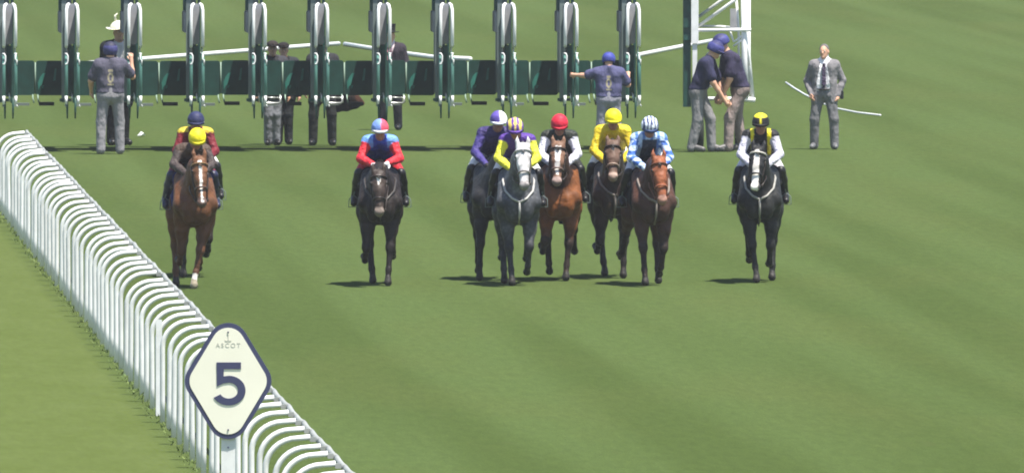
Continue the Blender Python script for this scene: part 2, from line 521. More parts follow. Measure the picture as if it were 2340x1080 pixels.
# ------------------------------------------------------------------ furlong marker
def rounded_diamond(hw, hh, r, n=10):
    P = []
    for cx, cz, a0 in ((hw - r, 0, 0), (0, hh - r, 90), (-hw + r, 0, 180), (0, -hh + r, 270)):
        # side normals of the inner diamond
        ang = math.degrees(math.atan2(hw - r, hh - r))
        lo, hi = (a0 - ang, a0 + ang) if a0 in (0, 180) else (a0 - (90 - ang), a0 + (90 - ang))
        for k in range(n + 1):
            t = math.radians(lo + (hi - lo) * k / n); P.append((cx + r * math.cos(t), cz + r * math.sin(t)))
    return P

SD = 217.0
sx = (521 - W0 / 2) / FPX * SD; sz = zat(870, SD)
marker = empty('furlong_marker', (sx, SD, 0), 0.0, 'cream diamond marker board with navy rim and large number 5', 'sign')
b = MB(); b.box((0, 0.05, (sz + 0.3) / 2), (0.14, 0.045, sz + 0.3)); b.build('post', M['white_paint'], marker)
b = MB(); b.prism(rounded_diamond(0.43, 0.576, 0.20), -0.002, 0.024); rim = b.build('border', M['sign_navy'], marker); rim.location = (0, 0, sz)
b = MB(); b.prism(rounded_diamond(0.383, 0.528, 0.165), -0.008, 0.0); face = b.build('panel', M['sign_cream'], marker); face.location = (0, 0, sz)
# the digit: top bar, stem, bowl
fp = []
def arc(cx, cz, rx, rz, a0, a1, n=16): return [(cx + rx * math.cos(math.radians(a0 + (a1 - a0) * k / n)), cz + rz * math.sin(math.radians(a0 + (a1 - a0) * k / n))) for k in range(n + 1)]
d5 = MB()
def strip(outer, inner, y0=-0.014, y1=-0.007):
    n = len(outer); V = [(p[0], y0, p[1]) for p in outer] + [(p[0], y0, p[1]) for p in inner] + [(p[0], y1, p[1]) for p in outer] + [(p[0], y1, p[1]) for p in inner]
    F = []
    for i in range(n - 1):
        F += [(i, n + i, n + i + 1, i + 1), (2 * n + i, 2 * n + i + 1, 3 * n + i + 1, 3 * n + i), (i, i + 1, 2 * n + i + 1, 2 * n + i), (n + i, 3 * n + i, 3 * n + i + 1, n + i + 1)]
    F += [(0, 2 * n, 3 * n, n), (n - 1, 2 * n - 1, 4 * n - 1, 3 * n - 1)]
    d5.raw(V, F)
bowl_c = (0.005, -0.094)
outer = [(-0.112, 0.0)] + [(-0.05, 0.047)] + arc(bowl_c[0], bowl_c[1], 0.168, 0.148, 88, -152, 26)
inner = [(-0.112, -0.055)] + [(-0.05, -0.025)] + arc(bowl_c[0], bowl_c[1], 0.092, 0.078, 88, -152, 26)
strip(outer, inner)
d5.prism([(-0.112, -0.052), (-0.047, -0.024), (-0.042, 0.12), (-0.115, 0.185)], -0.0142, -0.007)
d5.prism([(-0.115, 0.118), (0.128, 0.118), (0.128, 0.186), (-0.115, 0.186)], -0.0146, -0.007)
dg = d5.build('number', M['sign_navy'], marker); dg.location = (0, 0, sz)
fc = bpy.data.curves.new('lettering', 'FONT'); fc.body = 'ASCOT'; fc.size = 0.062; fc.space_character = 1.35; fc.align_x = 'CENTER'; fc.extrude = 0.001
tmp = bpy.data.objects.new('lettering_curve', fc); COL.objects.link(tmp)
lme = bpy.data.meshes.new_from_object(tmp.evaluated_get(bpy.context.evaluated_depsgraph_get())); bpy.data.objects.remove(tmp)
lme.materials.clear(); lme.materials.append(M['sign_grey']); ft = link(bpy.data.objects.new('lettering', lme), marker)
ft.rotation_euler = (math.pi / 2, 0, 0); ft.location = (0.0, -0.0095, sz + 0.335)
b = MB(); b.prism([(-0.03, 0.392), (0.03, 0.392), (0.034, 0.408), (0.016, 0.402), (0, 0.414), (-0.016, 0.402), (-0.034, 0.408)], -0.0105, -0.007)
b.prism([(-0.004, 0.418), (0.004, 0.418), (0.004, 0.45), (-0.004, 0.45)], -0.0105, -0.007)
b.ball((0, -0.009, 0.46), 0.006, 8, 5)
e = b.build('crest', M['sign_grey'], marker); e.location = (0, 0, sz)
bolt = MB(); bolt.tube([(0, 0, 0), (0, -0.008, 0)], 0.009, 8); bm_ = bolt.mesh('bolt'); bm_.materials.append(M['sign_navy'])
for zz in (0.484, -0.484): shared('bolt', bm_, marker, (0, -0.008, sz + zz))
shared('bolt', bm_, marker, (0, 0.026, sz - 0.66))

# a plain white plank standing in the rail further up
d = 250.2
pk = empty('marker_plank', (rail_x(d) + 0.01, d, 0), 0.0, 'plain white upright plank standing among the rail posts', 'post')
b = MB(); b.box((0, 0.12, 0.55), (0.07, 0.03, 1.10), bev=0.012); b.build('board', M['white_paint'], pk)
b = MB(); b.tube([(0, 0.15, 0.0), (0, 0.15, 0.5)], 0.02, 8); b.build('stake', M['steel'], pk)

# ------------------------------------------------------------------ starting stalls
ST_D = gy(345.0); PXM = FPX / ST_D
stalls = empty('starting_stalls', ((870 - W0 / 2) / PXM, ST_D, 0), math.atan(TRACK), 'row of dark green starting stalls with closed rear gates and grey pads', 'starting stalls')
STEP = 142.4 / PXM
XI = [(875 - 870) / PXM + STEP * k for k in range(-6, 5)]
DEEP = 3.0

wall = MB()                                                     # long padded side wall, seen end on
wall.box((-0.035, DEEP / 2 + 0.12, 1.78), (0.085, DEEP - 0.2, 1.66))
wall_me = wall.mesh('partition'); wall_me.materials.append(M['dark_pad'])
up = MB(); up.box((0.055, 0.16, 1.72), (0.05, 0.08, 1.78))
up.box((-0.03, 0.17, 0.88), (0.34, 0.12, 0.05)); up_me = up.mesh('upright'); up_me.materials.append(M['green_paint'])
padm = MB(); padm.box((-0.155, 0.62, 2.22), (0.115, 0.9, 0.37), bev=0.03); pad_me = padm.mesh('side_pad'); pad_me.materials.append(M['grey_pad'])
ul = MB(); ul.box((-0.125, 0.16, 1.72), (0.085, 0.08, 1.76)); ul_me = ul.mesh('padded_upright'); ul_me.materials.append(M['dark_pad'])
mot = MB(); mot.box((-0.165, 0.3, 2.58), (0.10, 0.3, 0.32)); mot_me = mot.mesh('latch_box'); mot_me.materials.append(M['dark_green'])
cen = MB(); cen.box((0.0, 0.05, 2.19), (0.12, 0.05, 0.70), bev=0.04); cen_me = cen.mesh('centre_pad'); cen_me.materials.append(M['grey_pad'])
dk = MB(); dk.box((0.0, 0.06, 1.38), (0.085, 0.06, 0.88)); dk_me = dk.mesh('centre_post'); dk_me.materials.append(M['dark_green'])
def leaf_meshes(s):
    a = MB(); a.box((s * 0.100, -0.25, 2.16), (0.032, 0.50, 0.70)); a.box((s * 0.100, -0.25, 1.32), (0.030, 0.50, 0.34)); a.box((s*0.1, -0.02, 1.62), (0.03, 0.05, 1.7))
    e_ = MB(); e_.tube([(s * 0.100, -0.46, 1.81), (s * 0.100, -0.52, 1.84), (s * 0.101, -0.53, 2.2), (s * 0.098, -0.52, 2.44), (s * 0.082, -0.48, 2.52), (s * 0.055, -0.42, 2.54)], 0.029, 8)
    t = MB(); t.tube([(s * 0.102, -0.05, 1.68), (s * 0.102, -0.50, 1.60), (s * 0.102, -0.53, 1.5), (s * 0.102, -0.53, 0.98), (s * 0.102, -0.40, 0.90)], 0.031, 8)
    w = MB(); w.tube([(s * 0.104, -0.545, 0.965), (s * 0.104, -0.545, 0.82)], [0.026, 0.022], 8)
    if s > 0: w.tube([(0.104, -0.545, 0.83), (0.135, -0.54, 0.775)], 0.014, 6)
    n = MB()
    if s < 0:
        n.tube([(-0.125, -0.55, 1.69), (-0.095, -0.55, 1.69), (-0.075, -0.55, 1.65), (-0.075, -0.55, 1.56), (-0.09, -0.55, 1.51), (-0.12, -0.55, 1.51)], 0.014, 6)
    else:
        n.tube([(0.075, -0.55, 1.69), (0.125, -0.55, 1.69)], 0.013, 6); n.tube([(0.105, -0.55, 1.68), (0.09, -0.55, 1.60), (0.12, -0.55, 1.58), (0.12, -0.55, 1.50)], 0.014, 6)
    l = MB(); l.tube([(s * 0.07, 0.12, 0.92), (s * 0.07, 0.12, 0.70), (s * 0.068, 0.12, 0.56)], [0.02, 0.018, 0.012], 8)
    out = []
    for nm, mb, mt in (('front_gate', a, 'dark_pad'), ('gate_edge', e_, 'white_paint'), ('gate_frame', t, 'teal_frame'), ('gate_tip', w, 'white_paint'), ('latch', n, 'white_paint'), ('leg', l, 'green_paint')):
        me = mb.mesh(nm, nm in ('gate_edge', 'gate_frame', 'gate_tip', 'latch', 'leg')); me.materials.append(M[mt]); out.append((nm, me))
    return out
LEAF = leaf_meshes(-1) + leaf_meshes(1)
hb = MB(); hb.tube([(0.0, -0.1, 1.0), (0.0, -0.35, 0.96), (0.0, -0.36, 0.86)], 0.012, 6); hinge_me = hb.mesh('drop_bar', True); hinge_me.materials.append(M['steel'])
for i, x in enumerate(XI):
    p = shared('partition', wall_me, stalls, (x, 0, 0))
    for nm, me in [('upright', up_me), ('padded_upright', ul_me), ('side_pad', pad_me), ('latch_box', mot_me), ('centre_pad', cen_me), ('centre_post', dk_me), ('drop_bar', hinge_me)] + LEAF:
        shared(nm, me, p)
# rear gates of each stall
gw = 0.485
gl = MB(); gl.box((0, 0, 1.20), (gw, 0.05, 0.60), bev=0.045); gate_me = gl.mesh('rear_gate'); gate_me.materials.append(M['dark_green'])
ge = MB(); ge.tube([(0, -0.03, 0.92), (0, -0.03, 1.47)], 0.013, 6); ge_me = ge.mesh('gate_stile', True); ge_me.materials.append(M['light_edge'])
mk = MB()
mk.prism([(-0.20, 0.99), (-0.17, 1.06), (-0.14, 1.08), (-0.11, 1.18), (-0.07, 1.29), (-0.12, 1.28), (-0.17, 1.22), (-0.21, 1.12)][::-1][::-1], -0.034, -0.027)
mk.prism([(-0.145, 1.02), (-0.12, 1.02), (-0.10, 1.075), (-0.13, 1.075)], -0.034, -0.027)
mk.prism([(0.055, 1.15), (0.10, 1.16), (0.115, 1.37), (0.085, 1.36)], -0.034, -0.027)
mk_me = mk.mesh('print'); mk_me.materials.append(M['teal_mark'])
fbd = MB(); fbd.box((0, -0.06, 0.755), (0.26, 0.22, 0.06)); fb_me = fbd.mesh('foot_board'); fb_me.materials.append(M['black_rubber'])
fbl = MB(); fbl.box((0, -0.06, 0.745), (0.24, 0.2, 0.045)); fbl_me = fbl.mesh('foot_board_pale'); fbl_me.materials.append(M['dark_pad'])
arm = MB(); arm.tube([(0, 0, 0.93), (0, -0.05, 0.86), (0.02, -0.1, 0.77)], 0.014, 6); arm_me = arm.mesh('board_arm', True); arm_me.materials.append(M['light_edge'])
uf = MB(); uf.tube([(-0.17, -0.1, 0.90), (-0.17, -0.12, 0.79), (-0.14, -0.12, 0.765), (0.14, -0.12, 0.765), (0.17, -0.12, 0.79), (0.17, -0.1, 0.90)], 0.020, 8)
uf.tube([(-0.17, -0.1, 0.87), (0.17, -0.1, 0.86)], 0.012, 6); uf_me = uf.mesh('stirrup_frame', True); uf_me.materials.append(M['steel'])
for i in range(len(XI) - 1):
    c = (XI[i] + XI[i + 1]) / 2 - 0.02
    for s, me2, nm2 in ((-1, fbl_me, 'foot_board'), (1, fb_me, 'foot_board')):
        gt = shared('rear_gate', gate_me, stalls, (c + s * (gw / 2 + 0.012), DEEP + 0.02, random.uniform(-0.006, 0.006)))
        if s > 0:
            shared('print', mk_me, gt)
            shared('gate_stile', ge_me, gt, (-gw / 2 - 0.012, 0, 0))
        fbx = shared(nm2, me2, gt, (-0.06 if s > 0 else 0.03, 0, 0))
        shared('board_arm', arm_me, gt, (-0.21 * s, 0, 0))
    if i in (4, 5, 6):
        shared('stirrup_frame', uf_me, stalls, (XI[i] + 0.30, DEEP - 0.2, 0))
# beams over the stalls (above the picture, they carry the side walls and cast the shadow)
x0, x1 = XI[0] - 0.4, XI[-1] + 1.5
for yy, zz in ((0.15, 2.78), (1.6, 2.9), (2.9, 2.78)):
    b = MB(); b.box(((x0 + x1) / 2, yy, zz), (x1 - x0, 0.14, 0.16)); b.build('overhead_beam', M['green_paint'], stalls)

b = MB(); b.box(((x0 + x1) / 2, 1.0, 3.02), (x1 - x0, 1.3, 0.04)); b.build('shade_deck', M['green_paint'], stalls)  # unseen deck added over the stalls to widen their shadow band on the turf

# white tubular end frame with its green post and wheel
ED = ST_D + 0.5; EM = FPX / ED
tower = empty('end_frame', ((1645 - W0 / 2) / EM, ED, 0), math.atan(TRACK), 'white tubular steel end frame with diagonal bracing beside the stalls', 'steel frame')
def tx(px): return (px - 1645) / EM
def tz(py): return zat(py, ED)
def bar(name, pts, r, mat='white_paint', y=0.0, sides=8):
    b = MB(); b.tube([(tx(p[0]), y + (p[2] if len(p) > 2 else 0), tz(p[1])) for p in pts], r, sides); return b.build(name, M[mat], tower, True)
gp = MB(); gp.box((tx(1570), 0.05, 1.75), (0.13, 0.16, 2.0)); gp.box((tx(1572), -0.04, 2.2), (0.16, 0.1, 0.16)); gp.box((tx(1572), -0.04, 1.95), (0.16, 0.1, 0.1)); gp.build('green_post', M['green_paint'], tower)
b = MB(); b.box((tx(1587), -0.1, 2.4), (0.125, 0.1, 1.1)); b.build('upright', M['white_paint'], tower)
b = MB(); b.box((tx(1587), -0.08, 1.35), (0.08, 0.08, 0.99)); b.build('upright', M['white_paint'], tower)
bar('upright', [(1699, -60), (1701, 130), (1706, 225)], 0.052)
bar('upright', [(1711, -60, 0.1), (1711, 130, 0.1), (1721, 226, 0.1)], 0.040)
bar('upright', [(1685, 2, 0.3), (1690, 66, 0.3), (1692, 228, 0.3)], 0.022)
bar('cross_bar', [(1594, 69), (1716, 68)], 0.030, y=-0.06)
bar('cross_bar', [(1597, 61, 0.6), (1652, 62, 0.6), (1690, 66, 0.6)], 0.02)
bar('brace', [(1600, 40, 0.5), (1655, 0, 0.5), (1690, -26, 0.5)], 0.028)
bar('brace', [(1596, 60), (1680, 0), (1700, -14)], 0.030)
bar('brace', [(1667, 70), (1677, 96), (1696, 82)], 0.022)
bar('brace', [(1704, 76), (1709, 110), (1712, 150)], 0.016)
bar('brace', [(1676, 106), (1705, 84)], 0.02)
bar('brace', [(1616, 128), (1640, 110)], 0.032, y=0.2)
bar('brace', [(1624, 140), (1652, 120)], 0.032, y=0.2)
bar('brace', [(1600, 150), (1620, 140), (1625, 200)], 0.03, y=0.15)
bar('foot_tube', [(1690, 226), (1726, 229)], 0.045)
bar('foot_tube', [(1590, 226), (1692, 226)], 0.035, y=0.1)
b = MB(); b.box((tx(1680), 0.5, tz(45)), (0.12, 0.02, 0.36)); b.build('grey_plate', M['grey_pad'], tower)
b = MB(); b.box((tx(1638), 0.1, tz(164)), (0.16, 0.1, 0.12), bev=0.02); b.build('white_box', M['white_paint'], tower)
for px in (1600, 1692):                                          # wheels that carry the frame, on short legs
    b = MB(); P = [(tx(px) , 0.35 + 0.27 * math.cos(a * math.pi / 8), 0.30 + 0.27 * math.sin(a * math.pi / 8)) for a in range(16)]
    b.tube(P, 0.07, 8, closed=True); wh = b.build('wheel', M['black_rubber'], tower, True)
    b = MB(); b.tube([(tx(px), 0.35, 0.30), (tx(px), 0.3, 0.95)], 0.035, 8); b.tube([(tx(px) - 0.06, 0.35, 0.30), (tx(px) + 0.06, 0.35, 0.30)], 0.1, 10); b.build('wheel_strut', M['steel'], tower, True)

# ------------------------------------------------------------------ white rails and tape lying on the turf behind
def ground_tube(name, pix, r, mat, label, cat, z=None):
    b = MB(); P = [ground(*q) for q in pix]
    b.tube([(p.x, p.y, (z if z is not None else r * 0.9)) for p in P], r, 8)
    o = b.build(name, mat, None, True); return tag(o, label, cat)
ground_tube('ground_rail', [(60, 158), (210, 148), (340, 138), (477, 127), (566, 120), (680, 111), (774, 104)], 0.046, M['white_plastic'], 'white rail behind the stalls rising from the left handler towards the centre', 'rail')
ground_tube('ground_rail', [(788, 105), (850, 115), (930, 127), (990, 135), (1075, 139)], 0.046, M['white_plastic'], 'white rail sloping down behind the man in the top hat', 'rail')
ground_tube('ground_rail', [(1440, 134), (1460, 130), (1565, 109), (1630, 97)], 0.046, M['white_plastic'], 'white rail seen through the open stall beside the end frame', 'rail')
ground_tube('white_tape', [(1796, 190), (1815, 203), (1840, 218), (1880, 238), (1915, 250), (1960, 259), (2012, 265)], 0.017, M['white_paint'], 'thin white tape curving over the turf behind the man in grey', 'tape')
pp = ground(322, 311); b = MB()
b.raw([(-.07, 0, .01), (.0, -.3, .02), (.08, 0.1, .012), (-.02, .3, .05), (0, 0, .085), (.05, -.15, .06)], [(0, 1, 4), (1, 5, 4), (1, 2, 5), (2, 4, 5), (2, 3, 4), (3, 0, 4)])
o = b.build('crumpled_paper', M['paper']); o.location = pp; tag(o, 'small crumpled white paper lying on the turf by the stalls', 'paper')

# ------------------------------------------------------------------ horses
def horse(label, px, py, coat, poll, nose, legs, mat='coat', yaw=0.0, sock=None, cloth=L(22, 24, 30), tack=L(38, 26, 20), breast=None, noseband=None, browband=None, group='racehorses running from the stalls', patch=None):
    base = ground(px, py); base.y += 0.62; base.x = (px - W0 / 2) / FPX * base.y
    rz = math.atan(TRACK) + yaw
    root = empty('racehorse', base, rz, label, 'horse', group)
    pr = []
    A = pr.append
    T = 'body'
    A(ell((0, 0.08, 1.20), (0.268, 0.66, 0.365), T, 0.10))
    A(ell((0, 0.46, 1.20), (0.225, 0.34, 0.37), T, 0.12))
    A(ell((0, -0.56, 1.26), (0.275, 0.42, 0.32), T, 0.12))
    A(cap((0, 0.36, 1.50), (0, -0.30, 1.47), 0.11, 0.12, T, 0.10))
    A(cap((0, -0.2, 1.42), (0, -0.75, 1.42), 0.17, 0.14, T, 0.10))
    A(ell((0, 0.70, 1.10), (0.15, 0.14, 0.22), T, 0.08))
    for s in (-1, 1):
        A(ell((s * 0.105, 0.755, 1.06), (0.098, 0.115, 0.19), T, 0.035))
        A(cap((s * 0.14, 0.22, 1.48), (s * 0.185, 0.66, 1.14), 0.125, 0.120, T, 0.05))
        A(cap((s * 0.185, 0.60, 1.12), (s * 0.170, 0.42, 0.95), 0.118, 0.105, T, 0.05))
        A(ell((s * 0.16, -0.66, 1.22), (0.16, 0.28, 0.30), T, 0.08))
    P0 = np.array((0.0, 0.42, 1.36)); PL = np.array((poll[0], poll[1], poll[2])); NS = np.array((nose[0], nose[1], nose[2]))
    ctr = P0 + (PL - P0) * 0.5 + np.array((0, -0.02, 0.06))
    A(cap(P0, ctr, 0.235, 0.165, 'neck', 0.12, 0.74)); A(cap(ctr, PL + np.array((0, -0.05, -0.05)), 0.165, 0.115, 'neck', 0.08, 0.74))
    A(cap(P0 + np.array((0, 0.16, -0.06)), ctr + np.array((0, 0.08, -0.10)), 0.17, 0.12, 'neck', 0.1, 0.8))
    ax = NS - PL; HL = np.linalg.norm(ax); ax = ax / HL
    lat = np.array((1.0, 0, 0)); lat = lat - ax * lat.dot(ax); lat /= np.linalg.norm(lat)
    nrm = np.cross(lat, ax); nrm = nrm if nrm[1] > 0 or nrm[2] > 0.3 else -nrm    # out of the face (up / forward)
    if nrm[1] + nrm[2] < 0: nrm = -nrm
    def H(t, l=0.0, n=0.0): return PL + ax * (t * HL) + lat * l + nrm * n
    A(cap(H(0.04, 0, -0.03), H(0.42, 0, -0.01), 0.098, 0.085, 'head', 0.04)); A(cap(H(0.40, 0, -0.01), H(0.92, 0, -0.015), 0.080, 0.058, 'head', 0.04))
    A(cap(H(0.2, 0, -0.10), H(0.62, 0, -0.07), 0.085, 0.05, 'head', 0.05))
    for s in (-1, 1):
        A(cap(H(0.16, s * 0.055, -0.10), H(0.36, s * 0.045, -0.09), 0.072, 0.058, 'head', 0.03))      # jowls
        A(ell(H(0.23, s * 0.085, 0.005), (0.032, 0.035, 0.035), 'head', 0.025))                        # orbits
        A(ell(H(0.93, s * 0.042, 0.012), (0.032, 0.036, 0.040), 'muzzle', 0.02))
        A(cap(H(0.02, s * 0.062, 0.0), H(-0.16, s * 0.078, 0.03), 0.036, 0.030, 'ear', 0.02)); A(cap(H(-0.16, s * 0.078, 0.03), H(-0.29, s * 0.070, 0.045), 0.030, 0.006, 'ear', 0.01))
    A(ell(H(0.95, 0, -0.035), (0.058, 0.060, 0.055), 'muzzle', 0.03))
    # legs: (forearm angle, cannon angle, pastern angle, lateral shift of the foot) ; angles from straight down, + forward
    hoof_low = []
    for key, s, front in (('fl', -1, True), ('fr', 1, True), ('hl', -1, False), ('hr', 1, False)):
        a1, a2, a3, dx = legs[key]
        a1, a2, a3 = (math.radians(q) for q in (a1, a2, a3))
        if front:
            j0 = np.array((s * 0.165, 0.45, 0.95)); l1, l2, l3 = 0.44, 0.30, 0.125
            r = (0.114, 0.065, 0.043, 0.046, 0.040)
        else:
            st = np.array((s * 0.185, -0.42, 0.98))
            A(cap((s * 0.15, -0.58, 1.22), st, 0.20, 0.13, 'leg_' + key, 0.08))
            j0 = st; l1, l2, l3 = 0.50, 0.40, 0.125; r = (0.128, 0.066, 0.047, 0.050, 0.041)
        if a2 > -0.45 and a3 > -0.62:                            # a leg that bears weight reaches the turf exactly
            need = j0[2] - (0.055 * math.cos(a3 - 0.1) + 0.052) + 0.004
            k_ = need / (math.cos(a1) * l1 + math.cos(a2) * l2 + math.cos(a3) * l3)
            k_ = min(max(k_, 0.88), 1.14); l1, l2, l3 = l1 * k_, l2 * k_, l3 * k_
        def nxt(p, a, l, dxx): return p + np.array((dxx, math.sin(a) * l, -math.cos(a) * l))
        j1 = nxt(j0, a1, l1, dx * 0.5); j2 = nxt(j1, a2, l2, dx * 0.35); j3 = nxt(j2, a3, l3, dx * 0.15)
        A(cap(j0, j0 + (j1 - j0) * 0.45, r[0], r[0] * 0.78, 'leg_' + key, 0.06)); A(cap(j0 + (j1 - j0) * 0.4, j1, r[0] * 0.80, r[1] * 0.82, 'leg_' + key, 0.04))
        A(ell(j1, (r[1], r[1] * 1.05, r[1] * 1.3), 'knee_' + key, 0.03))
        A(cap(j1, j2, r[2] * 1.08, r[2] * 0.92, 'cannon_' + key, 0.03)); A(ell(j2, (r[3], r[3] * 1.1, r[3] * 1.15), 'cannon_' + key, 0.02))
        A(cap(j2, j3, r[4], r[4], 'pastern_' + key, 0.02))
        dn = np.array((0, math.sin(a3 - 0.1), -math.cos(a3 - 0.1)))
        A(cap(j3, j3 + dn * 0.055, 0.044, 0.058, 'hoof_' + key, 0.012))
        hoof_low.append((j3 + dn * 0.055)[2] - 0.055)
    lift = -min(hoof_low) - 0.004
    for p in pr:
        p.a = p.a + np.array((0, 0, lift))
        if p.kind == 'c': p.b = p.b + np.array((0, 0, lift))
    PL = PL + np.array((0, 0, lift)); NS = NS + np.array((0, 0, lift))
    sk = sock or {}
    def colour(tg, x, f, z):
        n = len(x); C = paint(n, coat['body'])
        P = np.stack([x, f, z], 1) - PL
        t = P @ ax / HL; l = P @ lat; q = P @ nrm
        hd = np.isin(tg, ['head', 'muzzle', 'ear'])
        C[hd] = coat.get('face', coat['body']); C[tg == 'neck'] = coat.get('neck', coat['body'])
        if 'chest' in coat:
            w = np.clip((f - 0.45) / 0.25, 0, 1) * np.clip((1.32 - z + lift) / 0.3, 0, 1) * (~hd) * (tg != 'neck')
            C = C * (1 - w[:, None]) + np.array(coat['chest']) * w[:, None]
        mz = hd & (t > 0.84); C[mz] = coat.get('muzzle', L(50, 42, 40))
        w0, t0, t1 = coat.get('blaze', (0, 0, 0))
        if w0:
            bw = w0 * ((0.65 + 0.6 * np.clip(t, 0, 1)) if coat.get('bwide') else (1.0 - 0.45 * np.clip((t - t0) / (t1 - t0), 0, 1))) * np.where(coat.get('star'), np.clip(1.2 - (t - t0) / (t1 - t0), 0, 1), 1.0)
            C[hd & (t > t0) & (t < t1) & (np.abs(l - coat.get('bshift', 0.0)) < bw) & (q > 0.0)] = L(232, 226, 220)
        lo = coat.get('points', coat['body'])
        for kk in ('fl', 'fr', 'hl', 'hr'):
            m = (tg == 'leg_' + kk); low = np.clip((0.75 - z) / 0.2, 0, 1)[:, None]
            C[m] = (C * (1 - low) + np.array(lo) * low)[m]
            for seg in ('knee_', 'cannon_', 'pastern_'): C[tg == seg + kk] = lo
            if kk in sk:
                C[tg == 'pastern_' + kk] = L(225, 220, 212)
                if sk[kk] > 1: C[tg == 'cannon_' + kk] = L(225, 220, 212)
            C[tg == 'hoof_' + kk] = L(150, 140, 120) if kk in sk else L(45, 42, 40)
        return C
    sculpt_obj('body', pr, 0.019, M[mat], root, colour)
    def HH(t, l=0.0, n=0.0): q = PL + ax * (t * HL) + lat * l + nrm * n; return (q[0], -q[1], q[2])
    # eyes
    for s in (-1, 1):
        b = MB().col(L(16, 12, 10)); b.ball(HH(0.235, s * 0.107, 0.012), 0.019); b.build('eye', M['leather'], root, True)
    # mane, forelock and tail
    mn = []
    top = PL + np.array((0, -0.09, 0.06)); wth = np.array((0, 0.32, 1.58 + lift))
    for k in range(12):
        u = k / 11.0; p = top + (wth - top) * u + np.array((0.0, 0.0, 0.035 * math.sin(math.pi * u)))
        sd = 0.05 + 0.03 * random.random()
        mn.append(cap(p, p + np.array((-sd * 1.3, -0.03, -0.14 - 0.05 * random.random())), 0.035, 0.012, 'm', 0.03))
    for k in range(3): mn.append(cap(H(-0.03, 0, 0) + np.array((0, 0, lift)), H(0.14 + 0.03 * k, (k - 1) * 0.02, 0.095) + np.array((0, 0, lift)), 0.026, 0.008, 'm', 0.02))
    sculpt_obj('mane', mn, 0.016, M['hair'], root, coat.get('mane', L(30, 24, 22)), relax=1)
    dk = np.array((0, -0.98, 1.36 + lift)); tl = [cap(dk + np.array((0, 0.1, 0.04)), dk + np.array((0, -0.10, -0.03)), 0.05, 0.05, 't', 0.03)]
    for k in range(7):
        e1 = dk + np.array((random.gauss(0, 0.05), -0.30 - 0.08 * random.random(), -0.25 - 0.1 * random.random())); e2 = e1 + np.array((random.gauss(0, 0.05), -0.12, -0.30))
        tl += [cap(dk + np.array((0, -0.08, -0.03)), e1, 0.05, 0.05, 't', 0.02), cap(e1, e2, 0.05, 0.012, 't', 0.02)]
    sculpt_obj('tail', tl, 0.02, M['hair'], root, coat.get('mane', L(30, 24, 22)), relax=1)
    # bridle
    br = MB().col(tack)
    def loop(t, wl, n0, n1, r, c=None):
        if c is not None: br.col(c)
        pts = []
        for k in range(14):
            a = 2 * math.pi * k / 14; pts.append(HH(t, wl * math.cos(a), (n0 + n1) / 2 + (n1 - n0) / 2 * math.sin(a)))
        br.tube(pts, r, 6, closed=True); br.col(tack)
    loop(0.63, 0.080, -0.125, 0.085, 0.013, noseband)
    loop(0.09, 0.112, -0.15, 0.085, 0.012, browband)
    for s in (-1, 1):
        br.tube([HH(0.09, s * 0.108, -0.03), HH(0.35, s * 0.106, -0.05), HH(0.63, s * 0.085, -0.04), HH(0.84, s * 0.072, -0.04)], 0.010, 6)
        br.tube([HH(0.84, s * 0.075, -0.04), HH(0.86, s * 0.082, -0.07)], 0.02, 8)
    br.build('bridle', M['leather'], root, True)
    # saddle cloth, girth and saddle
    trunk = [p for p in pr if p.tag == 'body']
    def cc(tg, x, f, z):
        C = paint(len(x), cloth)
        if patch is not None: C[(np.abs(f + 0.18) < 0.09) & (np.abs(z - 1.20 - lift) < 0.10) ] = patch
        return C
    sculpt_obj('saddle_cloth', trunk, 0.022, M['cloth'], root, cc, inflate=0.022,
               cut=lambda x, f, z: np.maximum(np.maximum(np.abs(f + 0.05) - 0.27, (1.10 + lift) - z), z - 2.0), relax=1)
    sculpt_obj('girth', trunk, 0.022, M['cloth'], root, L(46, 42, 42), inflate=0.014,
               cut=lambda x, f, z: np.maximum(np.abs(f - 0.12) - 0.05, z - (1.14 + lift)), relax=1)
    sd = [cap((0, 0.10, 1.63 + lift), (0, -0.28, 1.64 + lift), 0.07, 0.09, 's', 0.05), cap((0, 0.14, 1.66 + lift), (0, 0.16, 1.70 + lift), 0.05, 0.04, 's', 0.04)]
    for s in (-1, 1): sd.append(cap((s * 0.16, 0.02, 1.54 + lift), (s * 0.27, 0.10, 1.36 + lift), 0.06, 0.04, 's', 0.05))
    sculpt_obj('saddle', sd, 0.018, M['leather'], root, L(32, 24, 22), relax=1)
    if breast is not None:
        b = MB().col(breast)
        for s in (-1, 1):
            b.tube([(s * 0.16, -0.22, 1.55 + lift), (s * 0.215, -0.52, 1.44 + lift), (s * 0.19, -0.72, 1.30 + lift), (s * 0.10, -0.845, 1.20 + lift), (0, -0.875, 1.15 + lift)], 0.017, 6)
        b.tube([(0, -0.875, 1.15 + lift), (0, -0.845, 0.98 + lift), (0, -0.66, 0.84 + lift)], 0.015, 6)
        b.build('breast_strap', M['leather'], root, True)
    return dict(root=root, base=base, rz=rz, lift=lift, bit=[HH(0.86, s * 0.084, -0.07) for s in (-1, 1)], tack=tack)


# ------------------------------------------------------------------ people
SKIN = L(205, 158, 132)
def nv(p): return np.array(p, dtype=float)
def unit(v): v = nv(v); return v / (np.linalg.norm(v) + 1e-9)


def head_frame(J):
    up_ = unit(J.get('hup', (0, 0, 1))); fw = unit(J.get('hfw', (0, 1, 0)))
    fw = unit(fw - up_ * fw.dot(up_)); lt = np.cross(fw, up_)
    if J.get('mirror'): lt = -lt
    return lt, fw, up_


